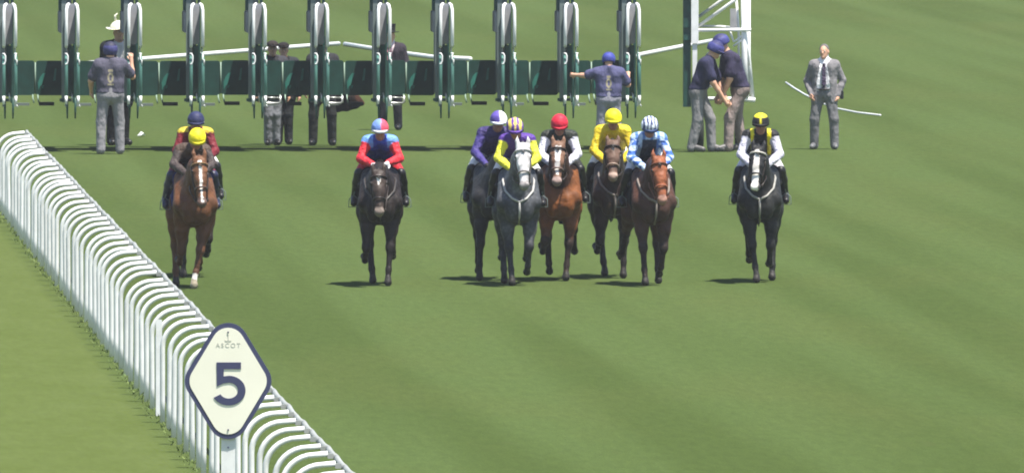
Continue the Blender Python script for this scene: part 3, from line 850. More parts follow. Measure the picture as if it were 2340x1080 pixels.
def body_prims(J, build=1.0):
    lt, fw, up_ = head_frame(J); c = nv(J['head'])
    R = np.stack([V3(lt), V3(fw), V3(up_)], 1)
    def hp(l, f, u): return c + lt * l + fw * f + up_ * u
    pr = [ell(hp(0, -0.005, 0.025), (0.076, 0.097, 0.100), 'head', 0.03, R), ell(hp(0, 0.03, -0.055), (0.056, 0.066, 0.068), 'head', 0.03, R),
          cap(hp(0, 0.092, 0.015), hp(0, 0.113, -0.022), 0.010, 0.016, 'head', 0.015), ell(hp(0, 0.082, -0.058), (0.026, 0.012, 0.010), 'lips', 0.01, R),
          ell(hp(0, 0.080, -0.095), (0.03, 0.022, 0.022), 'head', 0.02, R), cap(hp(-0.03, 0.083, 0.035), hp(0.03, 0.083, 0.035), 0.012, 0.012, 'head', 0.015)]
    for s in (-1, 1): pr.append(ell(hp(s * 0.078, -0.005, -0.005), (0.012, 0.024, 0.034), 'head', 0.01, R))
    nk, pl = nv(J['neck']), nv(J['pelvis'])
    pr.append(cap(nk, hp(0, -0.02, -0.05), 0.062 * build, 0.056, 'neck', 0.03))
    sh = [nv(J['shL']), nv(J['shR'])]; hp_ = [nv(J['hipL']), nv(J['hipR'])]
    mid_s = (sh[0] + sh[1]) / 2; mid_h = (hp_[0] + hp_[1]) / 2
    for i in (0, 1):
        a = mid_s + (sh[i] - mid_s) * 0.60; w = mid_h + (hp_[i] - mid_h) * 0.75
        a2 = a + (w - a) * 0.12; wm = a + (w - a) * 0.62
        pr += [cap(a2, wm, 0.112 * build, 0.096 * build, 'torso', 0.05), cap(wm, w, 0.098 * build, 0.105 * build, 'torso', 0.05)]
        pr.append(cap(nk + (mid_s - nk) * 0.3, sh[i], 0.062, 0.066, 'torso', 0.05))
        el, wr = nv(J['elL' if i == 0 else 'elR']), nv(J['haL' if i == 0 else 'haR'])
        t = 'L' if i == 0 else 'R'
        pr += [cap(sh[i], el, 0.060 * build, 0.045 * build, 'uarm' + t, 0.03), cap(el, el + (wr - el) * 0.4, 0.046 * build, 0.043, 'farm' + t, 0.02), cap(el + (wr - el) * 0.4, wr, 0.043, 0.028, 'farm' + t, 0.02)]
        hd = unit(J.get('hd' + t, wr - el))
        pr.append(cap(wr, wr + hd * 0.065, 0.030, 0.036, 'hand', 0.02))
        kn, an = nv(J['kn' + t]), nv(J['an' + t]); toe = nv(J['to' + t])
        pr += [cap(hp_[i], kn, 0.092 * build, 0.060 * build, 'thigh' + t, 0.04), cap(kn, kn + (an - kn) * 0.4, 0.060, 0.056, 'shin' + t, 0.03), cap(kn + (an - kn) * 0.4, an, 0.056, 0.038, 'shin' + t, 0.03)]
        pr += [cap(an + (an - toe) * 0.12, toe, 0.040, 0.034, 'foot' + t, 0.02)]
    return pr


def fingers(J, mb):
    for t, s in (('L', -1), ('R', 1)):
        el, wr = nv(J['el' + t]), nv(J['ha' + t]); hd = unit(J.get('hd' + t, wr - el))
        pn = unit(J.get('pn' + t, (0, 0, -1)))                       # where the palm faces: fingers curl that way
        pn = unit(pn - hd * pn.dot(hd)); sd = np.cross(hd, pn)
        curl = J.get('curl', 0.9)
        for k, ln in enumerate((0.066, 0.076, 0.071, 0.056)):
            b0 = wr + hd * 0.078 + sd * (k - 1.5) * 0.019
            P = [b0 - hd * 0.02]; ang = 0.15 * curl; p = b0
            P.append(p)
            for q in (0.45, 0.32, 0.23):
                ang += 0.62 * curl; p = p + (hd * math.cos(ang) + pn * math.sin(ang)) * ln * q; P.append(p)
            mb.tube([tuple(V3(q)) for q in P], [0.0095, 0.0095, 0.009, 0.008, 0.006], 6)
        th = wr + hd * 0.02 - sd * 0.028
        P = [th, th - sd * 0.022 + hd * 0.025 + pn * 0.010, th - sd * 0.026 + hd * 0.052 + pn * 0.026, th - sd * 0.012 + hd * 0.068 + pn * 0.042]
        mb.tube([tuple(V3(q)) for q in P], [0.013, 0.012, 0.010, 0.007], 6)


def helmet_obj(name, J, root, pattern, peak=None, r=(0.112, 0.132, 0.122), up0=0.035, mat='shell', brim=0.055, low=-0.30):
    lt, fw, up_ = head_frame(J); c = nv(J['head']) + up_ * up0 - fw * 0.004
    V = []; F = []; C = []; seg, ring = 32, 12
    lo = math.acos(low)
    for i in range(ring + 1):
        ph = lo * i / ring
        for k in range(seg):
            az = 2 * math.pi * k / seg
            q = nv((math.sin(ph) * math.sin(az), math.sin(ph) * math.cos(az), math.cos(ph)))
            V.append(V3(c + lt * q[0] * r[0] + fw * q[1] * r[1] + up_ * q[2] * r[2])); C.append(pattern(q[0], q[1], q[2]))
    for i in range(ring):
        for k in range(seg):
            a = i * seg + k; b_ = i * seg + (k + 1) % seg
            F.append((a, b_, b_ + seg, a + seg))
    mb = MB(); mb.raw(V, F, C)
    o = mb.build(name, M[mat], root, True)
    me = o.modifiers.new('thickness', 'SOLIDIFY'); me.thickness = 0.008
    if peak is not None:
        pb = MB().col(peak); V = []; F = []; n = 10
        for k in range(n + 1):
            az = math.radians(-62 + 124 * k / n)
            for rr, uu in ((0.93, 0.012), (1.0 + brim / r[1] * math.cos(az * 0.95), -0.022), (0.93, -0.002)):
                V.append(V3(c + lt * math.sin(az) * r[0] * rr + fw * math.cos(az) * r[1] * rr + up_ * uu))
        for k in range(n):
            for j in range(3):
                a = 3 * k + j; b_ = 3 * k + (j + 1) % 3; F.append((a, a + 3, b_ + 3, b_))
        pb.raw(V, F); pb.build('peak', M[mat], o, True)
    return o


def by_tag(**kw):
    """colour by tag prefix, default key 'rest'"""
    def f(tg, x, ff, z):
        C = paint(len(x), kw['rest'])
        for q, v in kw.items():
            if q != 'rest': C[np.char.startswith(tg, q)] = v
        return C
    return f


def figure(name, label, cat, J, loc, rz, sc=1.0, skin=SKIN, build=1.0, pieces=(), group=None, eyes=True, h=0.0135):
    """pieces: (part name, tag prefixes, inflate, colour, material, cut)"""
    root = empty(name, loc, rz, label, cat, group, sc)
    pr = body_prims(J, build)
    mb = MB().col(J.get('glove', skin)); fingers(J, mb)
    lt, fw, up_ = head_frame(J)
    if eyes:
        for s in (-1, 1):
            c = nv(J['head']) + lt * s * 0.032 + fw * 0.083 + up_ * 0.012
            mb.col(L(225, 220, 215)).ball(tuple(V3(c)), 0.0125, 8, 6); mb.col(L(30, 24, 20)).ball(tuple(V3(c + fw * 0.007)), 0.0075, 8, 6)
    def bc(tg, x, f, z):
        C = paint(len(x), skin); C[tg == 'lips'] = L(160, 95, 85)
        if 'glove' in J: C[tg == 'hand'] = J['glove']
        return C
    sculpt_obj('body', pr, h, M['skin'], root, bc, extra=mb)
    for pn, pre, inf, colr, mat, cut in pieces:
        ps = [p for p in pr if any(p.tag.startswith(q) for q in pre)] + [p for q in pre if isinstance(q, Prim) for p in [q]] if False else [p for p in pr if any(isinstance(q, str) and p.tag.startswith(q) for q in pre)] + [q for q in pre if not isinstance(q, str)]
        sculpt_obj(pn, ps, h, M[mat], root, colr, inflate=inf, cut=cut)
    return root


def jockey(hz, label, jacket, sleeves, cap_pat, peak, breeches=L(228, 226, 224), boots=L(24, 22, 24), glove=L(30, 28, 30), dz=0.0, lean=0.0, hz_z=1.60, skin=L(150, 104, 84), hand_f=0.55, hx=0.0, face_down=0.25, front=None, elbow=0.27):  # default rider skin is darkened: shade under the peak painted into its colour
    lf = hz['lift']
    J = {'pelvis': (0, -0.34, 1.80 + lf), 'neck': (lean * 0.8, 0.20, 2.02 + lf + dz), 'head': (lean + hx, 0.30, 2.135 + lf + dz),
         'hfw': (0.0, 1.0, -face_down), 'hup': (0.0, face_down, 1.0),
         'shL': (-0.175 + lean * 0.7, 0.14, 1.985 + lf + dz), 'shR': (0.175 + lean * 0.7, 0.14, 1.985 + lf + dz),
         'elL': (-elbow + lean * 0.4, 0.24, 1.74 + lf + dz * 0.5), 'elR': (elbow + lean * 0.4, 0.24, 1.74 + lf + dz * 0.5),
         'haL': (-0.105, hand_f, hz_z + lf), 'haR': (0.105, hand_f, hz_z + lf + 0.02), 'hdL': (0.25, 0.9, -0.3), 'hdR': (-0.25, 0.9, -0.3), 'pnL': (0.6, -0.1, -0.8), 'pnR': (-0.6, -0.1, -0.8), 'curl': 1.5, 'glove': glove,
         'hipL': (-0.12, -0.34, 1.76 + lf), 'hipR': (0.12, -0.34, 1.76 + lf), 'knL': (-0.285, 0.10, 1.53 + lf), 'knR': (0.285, 0.10, 1.53 + lf),
         'anL': (-0.345, -0.20, 1.20 + lf), 'anR': (0.345, -0.20, 1.20 + lf), 'toL': (-0.36, -0.03, 1.11 + lf), 'toR': (0.36, -0.03, 1.11 + lf)}
    def jc(tg, x, f, z):
        C = paint(len(x), jacket)
        if callable(sleeves): m = np.char.startswith(tg, 'uarm') | np.char.startswith(tg, 'farm'); C[m] = sleeves(x, f, z - lf)[m]
        else: C[np.char.startswith(tg, 'uarm') | np.char.startswith(tg, 'farm')] = sleeves
        if front is not None: C = front(C, tg, x - lean * 0.7, f, z - lf - dz)
        return C
    br = L(*breeches) if max(breeches) > 1.5 else breeches
    pieces = [('silks', ('torso', 'uarm', 'farm'), 0.016, jc, 'silk', None),
              ('breeches', ('thigh', cap(J['hipL'], J['hipR'], 0.11, 0.11, 'thigh', 0.05)), 0.010, br, 'silk', None),
              ('boot', ('shinL', 'footL'), 0.012, boots, 'leather', None), ('boot', ('shinR', 'footR'), 0.012, boots, 'leather', None)]
    root = figure('jockey', label, 'person', J, hz['base'], hz['rz'], 1.0, skin, 0.94, pieces, 'jockeys riding the racehorses')
    helmet_obj('cap', J, root, cap_pat, peak)
    lt, fw, up_ = head_frame(J); g_ = MB().col(L(26, 26, 30)); c = nv(J['head'])
    g_.tube([tuple(V3(c + lt * math.sin(a) * 0.088 + fw * math.cos(a) * 0.100 + up_ * 0.010)) for a in [math.radians(-80 + 16 * k) for k in range(11)]], 0.021, 8, flat=0.6)
    g_.build('goggles', M['leather'], root, True)
    # reins held in the hands, stirrups under the boots
    for i, t in ((0, 'L'), (1, 'R')):
        hd = V3(nv(J['ha' + t]) + unit(J['hd' + t]) * 0.07); bt = hz['bit'][i]
        mid = [(hd[q] + bt[q]) / 2 for q in range(3)]; mid[2] -= 0.03; mid[0] += (-0.03, 0.03)[i]
        b = MB().col(hz['tack']); b.tube([tuple(hd), tuple(mid), bt], 0.009, 6); b.build('rein', M['leather'], hz['root'], True)
        an = V3(J['to' + t]); b = MB().col((0.5, 0.5, 0.5))
        s = (-1, 1)[i]
        b.tube([(an[0] - 0.07, an[1] + 0.05, an[2] - 0.05), (an[0] - 0.06, an[1] + 0.05, an[2] + 0.06), (an[0], an[1] + 0.05, an[2] + 0.11), (an[0] + 0.06, an[1] + 0.05, an[2] + 0.06), (an[0] + 0.07, an[1] + 0.05, an[2] - 0.05)], 0.007, 6, closed=True)
        b.tube([(an[0], an[1] + 0.05, an[2] + 0.11), (s * 0.29, 0.03, 1.48 + lf)], 0.010, 6)
        b.build('stirrup', M['dark_pad'], hz['root'], True)
    return root


def plain(rgb): return lambda x, f, z: rgb
Y, W = L(238, 222, 30), L(235, 235, 238)

STR = dict(fl=(4, -3, 8, 0.02), fr=(-6, -12, 0, -0.02), hl=(-28, 14, 22, 0.0), hr=(-44, -8, -20, 0.0))

# 1 chestnut on the rail
h1 = horse('brown chestnut racehorse with narrow white blaze, nearest the white rail', 438, 659,
           dict(body=L(98, 62, 36), face=L(106, 70, 46), neck=L(82, 51, 31), points=L(84, 54, 34), blaze=(0.026, 0.02, 0.95), mane=L(70, 46, 30), muzzle=L(90, 70, 62), chest=L(84, 52, 28)),
           (0.01, 1.18, 1.75), (0.03, 1.42, 1.15),
           dict(fl=(-4, -55, -100, -0.02), fr=(18, 10, 22, -0.19), hl=(-16, 14, 20, 0.0), hr=(-50, -30, -60, 0.0)), cloth=L(30, 38, 92), patch=L(120, 135, 200), sock={'fr': 1}, yaw=0.05, noseband=L(60, 44, 34), browband=L(120, 92, 60))
jockey(h1, 'jockey in bright yellow cap and dark sleeves riding the horse nearest the rail', L(74, 58, 48), L(66, 56, 54), plain(Y), L(226, 208, 30), breeches=L(110, 28, 44), dz=-0.115, hx=0.05, face_down=0.55, hz_z=1.55, boots=L(36, 38, 66))
# 2 behind it
h9 = horse('dark brown racehorse half hidden behind the chestnut by the rail', 446, 634,
           dict(body=L(60, 42, 30), points=L(36, 28, 24), mane=L(26, 22, 20)), (0.02, 1.16, 1.72), (0.02, 1.42, 1.16), dict(fl=(12, 4, 14, -0.02), fr=(22, -55, -100, 0), hl=(-16, 14, 20, -0.06), hr=(-54, -34, -60, 0.0)))
def ep(C, tg, x, f, z):
    C[(np.abs(x) > 0.10) & (z > 2.0) & (f > 0.02)] = L(196, 172, 52); return C
jockey(h9, 'jockey in navy cap with white band and maroon silks with yellow shoulders', L(96, 26, 34), L(110, 26, 36), lambda x, f, z: W if z < 0.0 else L(40, 44, 80), L(40, 44, 80), dz=0.0, front=ep)
# 3 black with star
h2 = horse('near black racehorse with white star running alone left of centre', 868, 653,
           dict(body=L(36, 29, 26), face=L(60, 49, 44), neck=L(35, 28, 25), points=L(28, 23, 21), blaze=(0.036, 0.06, 0.34), star=True, mane=L(22, 20, 20), muzzle=L(118, 106, 98)),
           (-0.03, 1.30, 1.545), (-0.02, 1.52, 1.00), dict(fl=(14, -52, -105, -0.05), fr=(18, 10, 22, -0.06), hl=(-14, 18, 24, 0.09), hr=(-58, -40, -70, 0.0)), breast=L(60, 56, 54), noseband=L(40, 34, 32), yaw=-0.03)
def f2(C, tg, x, f, z):
    t = tg == 'torso'
    C[t & (np.abs(x) > 0.095) & (z > 1.90)] = L(108, 150, 222); return C
def q2(x, f, z):
    return L(112, 142, 206) if (x < 0.12 and not (f > 0.0 and x > -0.3 and x < -1)) ^ (f < -0.2) else L(216, 78, 100)
jockey(h2, 'jockey in pink and light blue cap, royal blue body and red sleeves', L(40, 66, 168), L(206, 44, 56), q2, W, breeches=L(180, 34, 46), glove=L(225, 225, 228), hz_z=1.66, hand_f=0.50, front=f2, dz=-0.02)
# 4 dark horse behind the grey
h3 = horse('very dark grey racehorse half hidden behind the dappled grey', 1124, 641,
           dict(body=L(40, 40, 42), face=L(54, 52, 52), points=L(30, 29, 30), mane=L(24, 24, 26)), (0.16, 1.20, 1.74), (0.22, 1.42, 1.18),
           dict(fl=(10, 4, 14, -0.03), fr=(18, -58, -105, 0.05), hl=(-40, -22, -40, 0.04), hr=(-54, -34, -60, 0.0)), breast=None)
jockey(h3, 'jockey in purple and white halved cap and dark purple silks', L(54, 44, 96), L(64, 54, 118), lambda x, f, z: W if (x > 0.05 or z < -0.12) else L(92, 76, 160), W, lean=0.06, hx=0.02, dz=0.04)
# 5 dappled grey
h4 = horse('dappled grey racehorse with pale head in the middle of the group', 1181, 653,
           dict(body=L(78, 80, 84), face=L(212, 208, 208), neck=L(92, 94, 98), points=L(50, 50, 54), mane=L(90, 90, 94), muzzle=L(150, 144, 144), chest=L(66, 68, 73)),
           (0.03, 1.20, 1.90), (0.04, 1.44, 1.36), dict(fl=(14, 6, 18, 0.07), fr=(20, -26, -60, -0.04), hl=(-14, 14, 22, 0.03), hr=(-56, -36, -70, 0.0)), mat='coat_grey', breast=L(170, 168, 165), noseband=L(120, 116, 116), tack=L(70, 64, 60), browband=L(200, 196, 196))
jockey(h4, 'jockey in yellow and purple striped cap with purple body and yellow sleeves', L(82, 50, 138), L(222, 218, 62), lambda x, f, z: L(240, 214, 96) if (abs(abs(x) - 0.60) < 0.16 or abs(x) < 0.14) and z > 0.0 else L(98, 62, 156), L(98, 62, 156), hx=-0.04, dz=0.0, glove=L(225, 222, 215), face_down=0.45)
# 6 bright bay
h5 = horse('bright bay racehorse with broad white blaze right of the grey', 1278, 642,
           dict(body=L(114, 69, 37), face=L(116, 86, 68), neck=L(60, 38, 28), points=L(44, 34, 28), blaze=(0.042, 0.03, 0.80), mane=L(34, 26, 22), muzzle=L(150, 130, 124), chest=L(122, 72, 34)),
           (-0.03, 1.18, 1.87), (-0.05, 1.40, 1.36), dict(fl=(24, -60, -115, -0.08), fr=(14, 7, 18, -0.08), hl=(-36, -20, -50, 0.06), hr=(-52, -44, -80, 0.04)), noseband=L(110, 92, 84), yaw=-0.035)
jockey(h5, 'jockey in red cap with dark body and white sleeves', L(40, 44, 38), L(210, 207, 216), plain(L(200, 34, 58)), L(190, 30, 52), breeches=L(36, 36, 36), hx=0.0, dz=-0.0, face_down=0.45, elbow=0.255, glove=L(215, 205, 205))
# 7 dark bay
h6 = horse('dark bay racehorse with small star, under the rider all in yellow', 1399, 636,
           dict(body=L(52, 40, 32), face=L(96, 74, 62), neck=L(50, 38, 32), points=L(32, 27, 25), blaze=(0.030, 0.06, 0.20), star=True, mane=L(28, 24, 22), muzzle=L(150, 128, 116)),
           (-0.05, 1.20, 1.86), (-0.06, 1.46, 1.40), dict(fl=(16, -58, -110, -0.07), fr=(13, 5, 15, -0.04), hl=(-16, 14, 22, 0.10), hr=(-52, -32, -60, 0.0)), breast=L(120, 112, 106), noseband=L(150, 128, 112))
jockey(h6, 'jockey in bright yellow cap and yellow silks right of the red cap', L(204, 182, 34), L(196, 172, 30), plain(L(244, 230, 24)), L(232, 218, 24), hx=0.0, dz=0.045, face_down=0.3, breeches=L(225, 222, 215))  # sleeves in a darker yellow, their shade painted into the silk
# 8 red bay
h7 = horse('red bay racehorse with orange brown face under the striped rider', 1482, 653,
           dict(body=L(76, 49, 37), face=L(138, 80, 52), neck=L(58, 36, 28), points=L(40, 30, 26), mane=L(30, 24, 22), muzzle=L(140, 104, 90), chest=L(60, 40, 32)),
           (-0.01, 1.22, 1.72), (0.01, 1.46, 1.16), dict(fl=(15, 6, 18, 0.04), fr=(12, -26, -55, -0.05), hl=(-54, -44, -85, -0.05), hr=(-14, 16, 24, 0.0)), breast=L(126, 116, 108), noseband=L(140, 82, 56), tack=L(104, 60, 40), yaw=0.075)
def chk(x, f, z):
    m = (np.sin((z) * 46) > 0.15) ^ (np.sin(f * 40) > 0.4); C = paint(len(x), L(196, 212, 238)); C[m] = L(62, 102, 178); return C
def f7(C, tg, x, f, z):
    t = (tg == 'torso'); C[t & (np.sin(x * 62) > 0.2)] = L(84, 122, 188); C[t & (np.abs(x) < 0.10) & (z < 1.97)] = L(42, 54, 76); return C
jockey(h7, 'jockey in blue and white striped cap and light blue checked silks', L(176, 198, 232), chk, lambda x, f, z: L(40, 54, 110) if math.sin(x * 15.5 + 0.6) > 0.1 else L(228, 236, 246), L(50, 70, 110), lean=-0.02, dz=0.02, front=f7, glove=L(200, 200, 205), face_down=0.5, breeches=L(200, 200, 204))
# 9 black on the right
h8 = horse('black racehorse with white blaze and pale browband, rightmost of the runners', 1737, 646,
           dict(body=L(36, 37, 36), face=L(32, 32, 34), neck=L(24, 24, 24), points=L(30, 30, 28), blaze=(0.044, 0.02, 1.2), bshift=-0.012, bwide=True, mane=L(20, 20, 20), muzzle=L(60, 58, 58), chest=L(38, 38, 36)),
           (-0.02, 1.18, 1.83), (-0.06, 1.40, 1.30), dict(fl=(17, 9, 20, 0.12), fr=(4, -38, -80, -0.04), hl=(-52, -36, -60, 0.03), hr=(-16, 14, 22, -0.02)), breast=L(150, 148, 142), browband=L(196, 190, 180), noseband=L(40, 40, 40), yaw=-0.06)
def f8(C, tg, x, f, z):
    C[(tg == 'torso') & (np.abs(np.abs(x) - 0.115) < 0.026)] = L(226, 212, 36); return C
jockey(h8, 'jockey in black and yellow cap, black body with yellow braces and white sleeves', L(28, 28, 32), L(196, 193, 206), lambda x, f, z: L(236, 222, 40) if z > 0.62 or (abs(x) < 0.2 * max(0, z + 0.1) and f > 0) else L(28, 28, 30), L(28, 28, 30), lean=0.01, dz=0.03, front=f8, breeches=L(210, 206, 214), glove=L(215, 215, 220), face_down=0.2)

# ------------------------------------------------------------------ people on the ground
def standing(h=1.78, feet=0.12, arms=((-0.24, 0.02, 1.12), (0.24, 0.02, 1.12)), hands=((-0.27, 0.10, 0.88), (0.27, 0.10, 0.88)), lean=0.0, fl=0.0, fr=0.0, pelx=0.0):
    s = h / 1.78
    J = {'pelvis': (pelx, 0, 0.98), 'neck': (pelx + lean * 0.3, lean * 0.0 + 0.0, 1.50), 'head': (pelx + lean * 0.3, 0.03, 1.665), 'shL': (pelx - 0.185, 0, 1.45), 'shR': (pelx + 0.185, 0, 1.45),
         'elL': arms[0], 'elR': arms[1], 'haL': hands[0], 'haR': hands[1], 'hipL': (pelx - 0.10, 0, 0.95), 'hipR': (pelx + 0.10, 0, 0.95),
         'knL': (-feet * 0.95, fl * 0.5 + 0.02, 0.52), 'knR': (feet * 0.95, fr * 0.5 + 0.02, 0.52), 'anL': (-feet, fl - 0.03, 0.09), 'anR': (feet, fr - 0.03, 0.09),
         'toL': (-feet - 0.03, fl + 0.14, 0.045), 'toR': (feet + 0.03, fr + 0.14, 0.045), 'pnL': (1, 0, 0), 'pnR': (-1, 0, 0), 'curl': 0.5}
    return J, s


def trousers(J, colr, loose=0.014, mat='cloth'):
    P = []
    for t in 'LR':
        P += [cap(J['hip' + t], J['kn' + t], 0.104, 0.080, 'tr' + t, 0.05), cap(J['kn' + t], nv(J['an' + t]) + nv((0, 0, -0.02)), 0.080, 0.070, 'tr' + t, 0.03)]
    P.append(cap(J['hipL'], J['hipR'], 0.118, 0.118, 'trw', 0.05)); mh = (nv(J['hipL']) + nv(J['hipR'])) / 2; P.append(cap(mh, mh + (nv(J['neck']) - mh) * 0.14, 0.13, 0.125, 'trw', 0.05))
    return ('trousers', tuple(P), 0.004, colr, mat, None)


def shoes(colr=L(22, 22, 22)): return [('shoe', ('foot' + t,), 0.010, colr, 'leather', None) for t in 'LR']


def tee(J, colr, inf=0.020):
    P = ['torso']
    for t in 'LR':
        a, b_ = nv(J['sh' + t]), nv(J['el' + t]); P.append(cap(a, a + (b_ - a) * 0.72, 0.070, 0.072, 'sleeve', 0.03))
    P.append(cap(J['hipL'], J['hipR'], 0.110, 0.110, 'torso', 0.05)); ph = nv(J['hipL'])[2]
    hem = (lambda x, f, z: (ph + 0.035) - z)
    return ('shirt', tuple(P), inf, colr, 'cloth', hem)


def coat(J, colr, long=0.42, opening=True, inf=0.030, mat='cloth', vwid=0.075, vtop=1.49, vbot=0.98, cutf=None):
    P = ['torso', 'uarm', 'farm']
    for s, t in ((-1, 'L'), (1, 'R')):
        hp = nv(J['hip' + t]); P.append(cap(hp + nv((0, 0, 0.08)), hp + (nv(J['kn' + t]) - hp) * long, 0.095, 0.098, 'skirt', 0.05))
    cut = None
    if opening:
        def cut(x, f, z):                                   # an open front from collar to hem
            w = vwid * np.clip((z - vbot) / (vtop - vbot), 0.0, 1.0) + np.clip((vbot + 0.05 - z) * 0.12, 0, 0.06) + 0.012
            return np.minimum(np.minimum(w - np.abs(x), f - 0.02), z + 10) * 1.0
    return ('jacket', tuple(P), inf, colr, mat, cutf or cut)


NAVY = L(60, 58, 82)
def emblem(base, cx, cz, yy=None):
    """pale crest printed on the back of a shirt: crown, shield, bar"""
    def f(tg, x, ff, z):
        C = paint(len(x), base); u = x - cx; w = z - cz; back = ff < 0.0
        ring = (np.hypot(u / 0.048, (w + 0.01) / 0.085) < 1.0) & (np.hypot(u / 0.022, (w + 0.01) / 0.05) > 1.0)
        crown = (np.abs(w - 0.105) < 0.022) & (np.abs(u) < 0.035)
        barr = (np.abs(w + 0.125) < 0.014) & (np.abs(u) < 0.05)
        C[back & (ring | crown | barr)] = L(150, 142, 118); return C
    return f
BACK = math.pi
ENG = 'stall handlers in navy shirts and helmets'
def nav_helm(x, f, z): return L(62, 64, 124) if z < 0.55 else L(48, 48, 92)

# handler at the left stall, seen from behind, right hand on the post
J, s = standing(1.84, feet=0.155, arms=((-0.36, 0.18, 1.30), (0.40, 0.16, 1.26)), hands=((-0.44, 0.38, 1.42), (0.37, 0.36, 1.46)), fl=0.05, fr=-0.02)
# turned away from us: local right (+x) is image left, so the raised hand on the image right is the local left one
J.update(elL=(-0.36, 0.15, 1.24), haL=(-0.345, 0.22, 1.50), elR=(0.31, 0.06, 1.18), haR=(0.30, 0.24, 1.00), pnL=(0, 1, 0), pnR=(-1, 0, 0))
p = figure('person', 'stall handler seen from behind in navy shirt and grey trousers, far left', 'person', J, ground(252, 352), BACK + 0.05, s * 1.03, build=1.08,
           pieces=[tee(J, emblem(L(82, 80, 94), 0.0, 1.24)), trousers(J, L(132, 130, 134)), *shoes(L(110, 108, 110))], group=ENG)
helmet_obj('helmet', J, p, lambda x, f, z: L(40, 40, 62) if z > 0.42 else L(62, 62, 110), L(40, 40, 62), up0=0.02, low=-0.72)
# the woman or man with the white hat, behind
J, s = standing(1.84, feet=0.10)
p = figure('person', 'person in dark clothes and cream hat standing behind the left handler', 'person', J, ground(270, 332), 0.35, s * 1.14,
           pieces=[('shirt', ('torso',), 0.012, L(215, 215, 215), 'cloth', None), trousers(J, L(26, 28, 30)), coat(J, L(30, 32, 34), long=0.7), *shoes()], group='racegoers in dark formal clothes')
helmet_obj('hat', J, p, lambda x, f, z: L(238, 236, 216), None, r=(0.125, 0.15, 0.125), up0=0.05, low=-0.05, mat='cloth')
b = MB().col(L(238, 236, 216)); c = nv(J['head']) + nv((0, 0, 0.055))
V = []; F = []
for k in range(24):
    a = 2 * math.pi * k / 24; wv = 0.018 * math.sin(2 * a)
    V += [V3(c + nv((0.11 * math.sin(a), 0.13 * math.cos(a), 0))), V3(c + nv((0.20 * math.sin(a), 0.21 * math.cos(a), 0.01 + wv))), V3(c + nv((0.11 * math.sin(a), 0.13 * math.cos(a), -0.012)))]
for k in range(24):
    n0, n1 = 3 * k, 3 * ((k + 1) % 24)
    for j in range(3): F.append((n0 + j, n1 + j, n1 + (j + 1) % 3, n0 + (j + 1) % 3))
b.raw(V, F); b.tube([V3(c + nv((-0.05, 0.0, 0.11))), V3(c + nv((-0.06, 0.0, 0.20))), V3(c + nv((-0.02, 0.0, 0.23)))], [0.02, 0.015, 0.006], 6); b.build('brim', M['cloth'], p, True)
# grey trousers figure inside the third stall, and the one in black beside it
J, s = standing(1.74, feet=0.07)
p = figure('person', 'person in dark jacket, flat cap and grey trousers standing behind the rear gate', 'person', J, ground(622, 332), 0.1, s * 1.03,
           pieces=[tee(J, L(46, 46, 50)), trousers(J, L(128, 130, 138)), coat(J, L(60, 60, 66), long=0.2), *shoes()], group='racegoers in dark formal clothes')
helmet_obj('flat_cap', J, p, plain(L(52, 46, 44)), L(48, 42, 40), r=(0.10, 0.12, 0.075), up0=0.07, low=0.0, mat='cloth', brim=0.04)
J, s = standing(1.70, feet=0.09)
p = figure('person', 'person all in black close behind the one in grey trousers', 'person', J, ground(648, 329.5), 0.0, s * 1.03,
           pieces=[tee(J, L(30, 30, 32)), trousers(J, L(44, 46, 48)), coat(J, L(46, 48, 52), long=0.3), *shoes()], group='racegoers in dark formal clothes')
helmet_obj('flat_cap', J, p, plain(L(40, 36, 36)), L(36, 34, 34), r=(0.10, 0.12, 0.075), up0=0.07, low=0.0, mat='cloth', brim=0.04)
# dark figure with the rug
J, s = standing(1.80, feet=0.16, arms=((-0.26, 0.02, 1.15), (0.34, 0.06, 1.16)), hands=((-0.28, 0.10, 0.92), (0.42, 0.12, 0.95)), fl=0.05)
p = figure('person', 'person in black suit behind the stall post holding a dark brown rug', 'person', J, ground(737, 332), 0.0, s * 1.03,
           pieces=[('shirt', ('torso',), 0.012, L(190, 190, 190), 'cloth', None), trousers(J, L(44, 46, 46)), coat(J, L(50, 50, 54), long=0.5, inf=0.02), *shoes()], group='racegoers in dark formal clothes')
helmet_obj('hat', J, p, plain(L(34, 32, 34)), L(34, 32, 34), r=(0.10, 0.12, 0.10), up0=0.06, low=0.0, mat='cloth', brim=0.05)
rp = ground(792, 332)
rr = []
for k in range(7):
    u = k / 6.0
    rr.append(cap((-0.17 + 0.36 * u, 0.02 * math.sin(k * 2.1), 0.86 - 0.05 * u), (-0.15 + 0.42 * u + 0.02 * math.sin(k), 0.04 * math.sin(k * 1.7), 0.62 + 0.10 * u + 0.015 * math.sin(k * 2.4)), 0.06, 0.05, 'a' if k < 6 else 'b', 0.07))
ro = sculpt_obj('horse_rug', rr, 0.016, M['cloth'], None, by_tag(rest=L(34, 27, 23), b=L(66, 42, 32)), relax=1)
ro.location = rp; tag(ro, 'dark brown horse rug hanging from the hand of the person in black', 'rug')
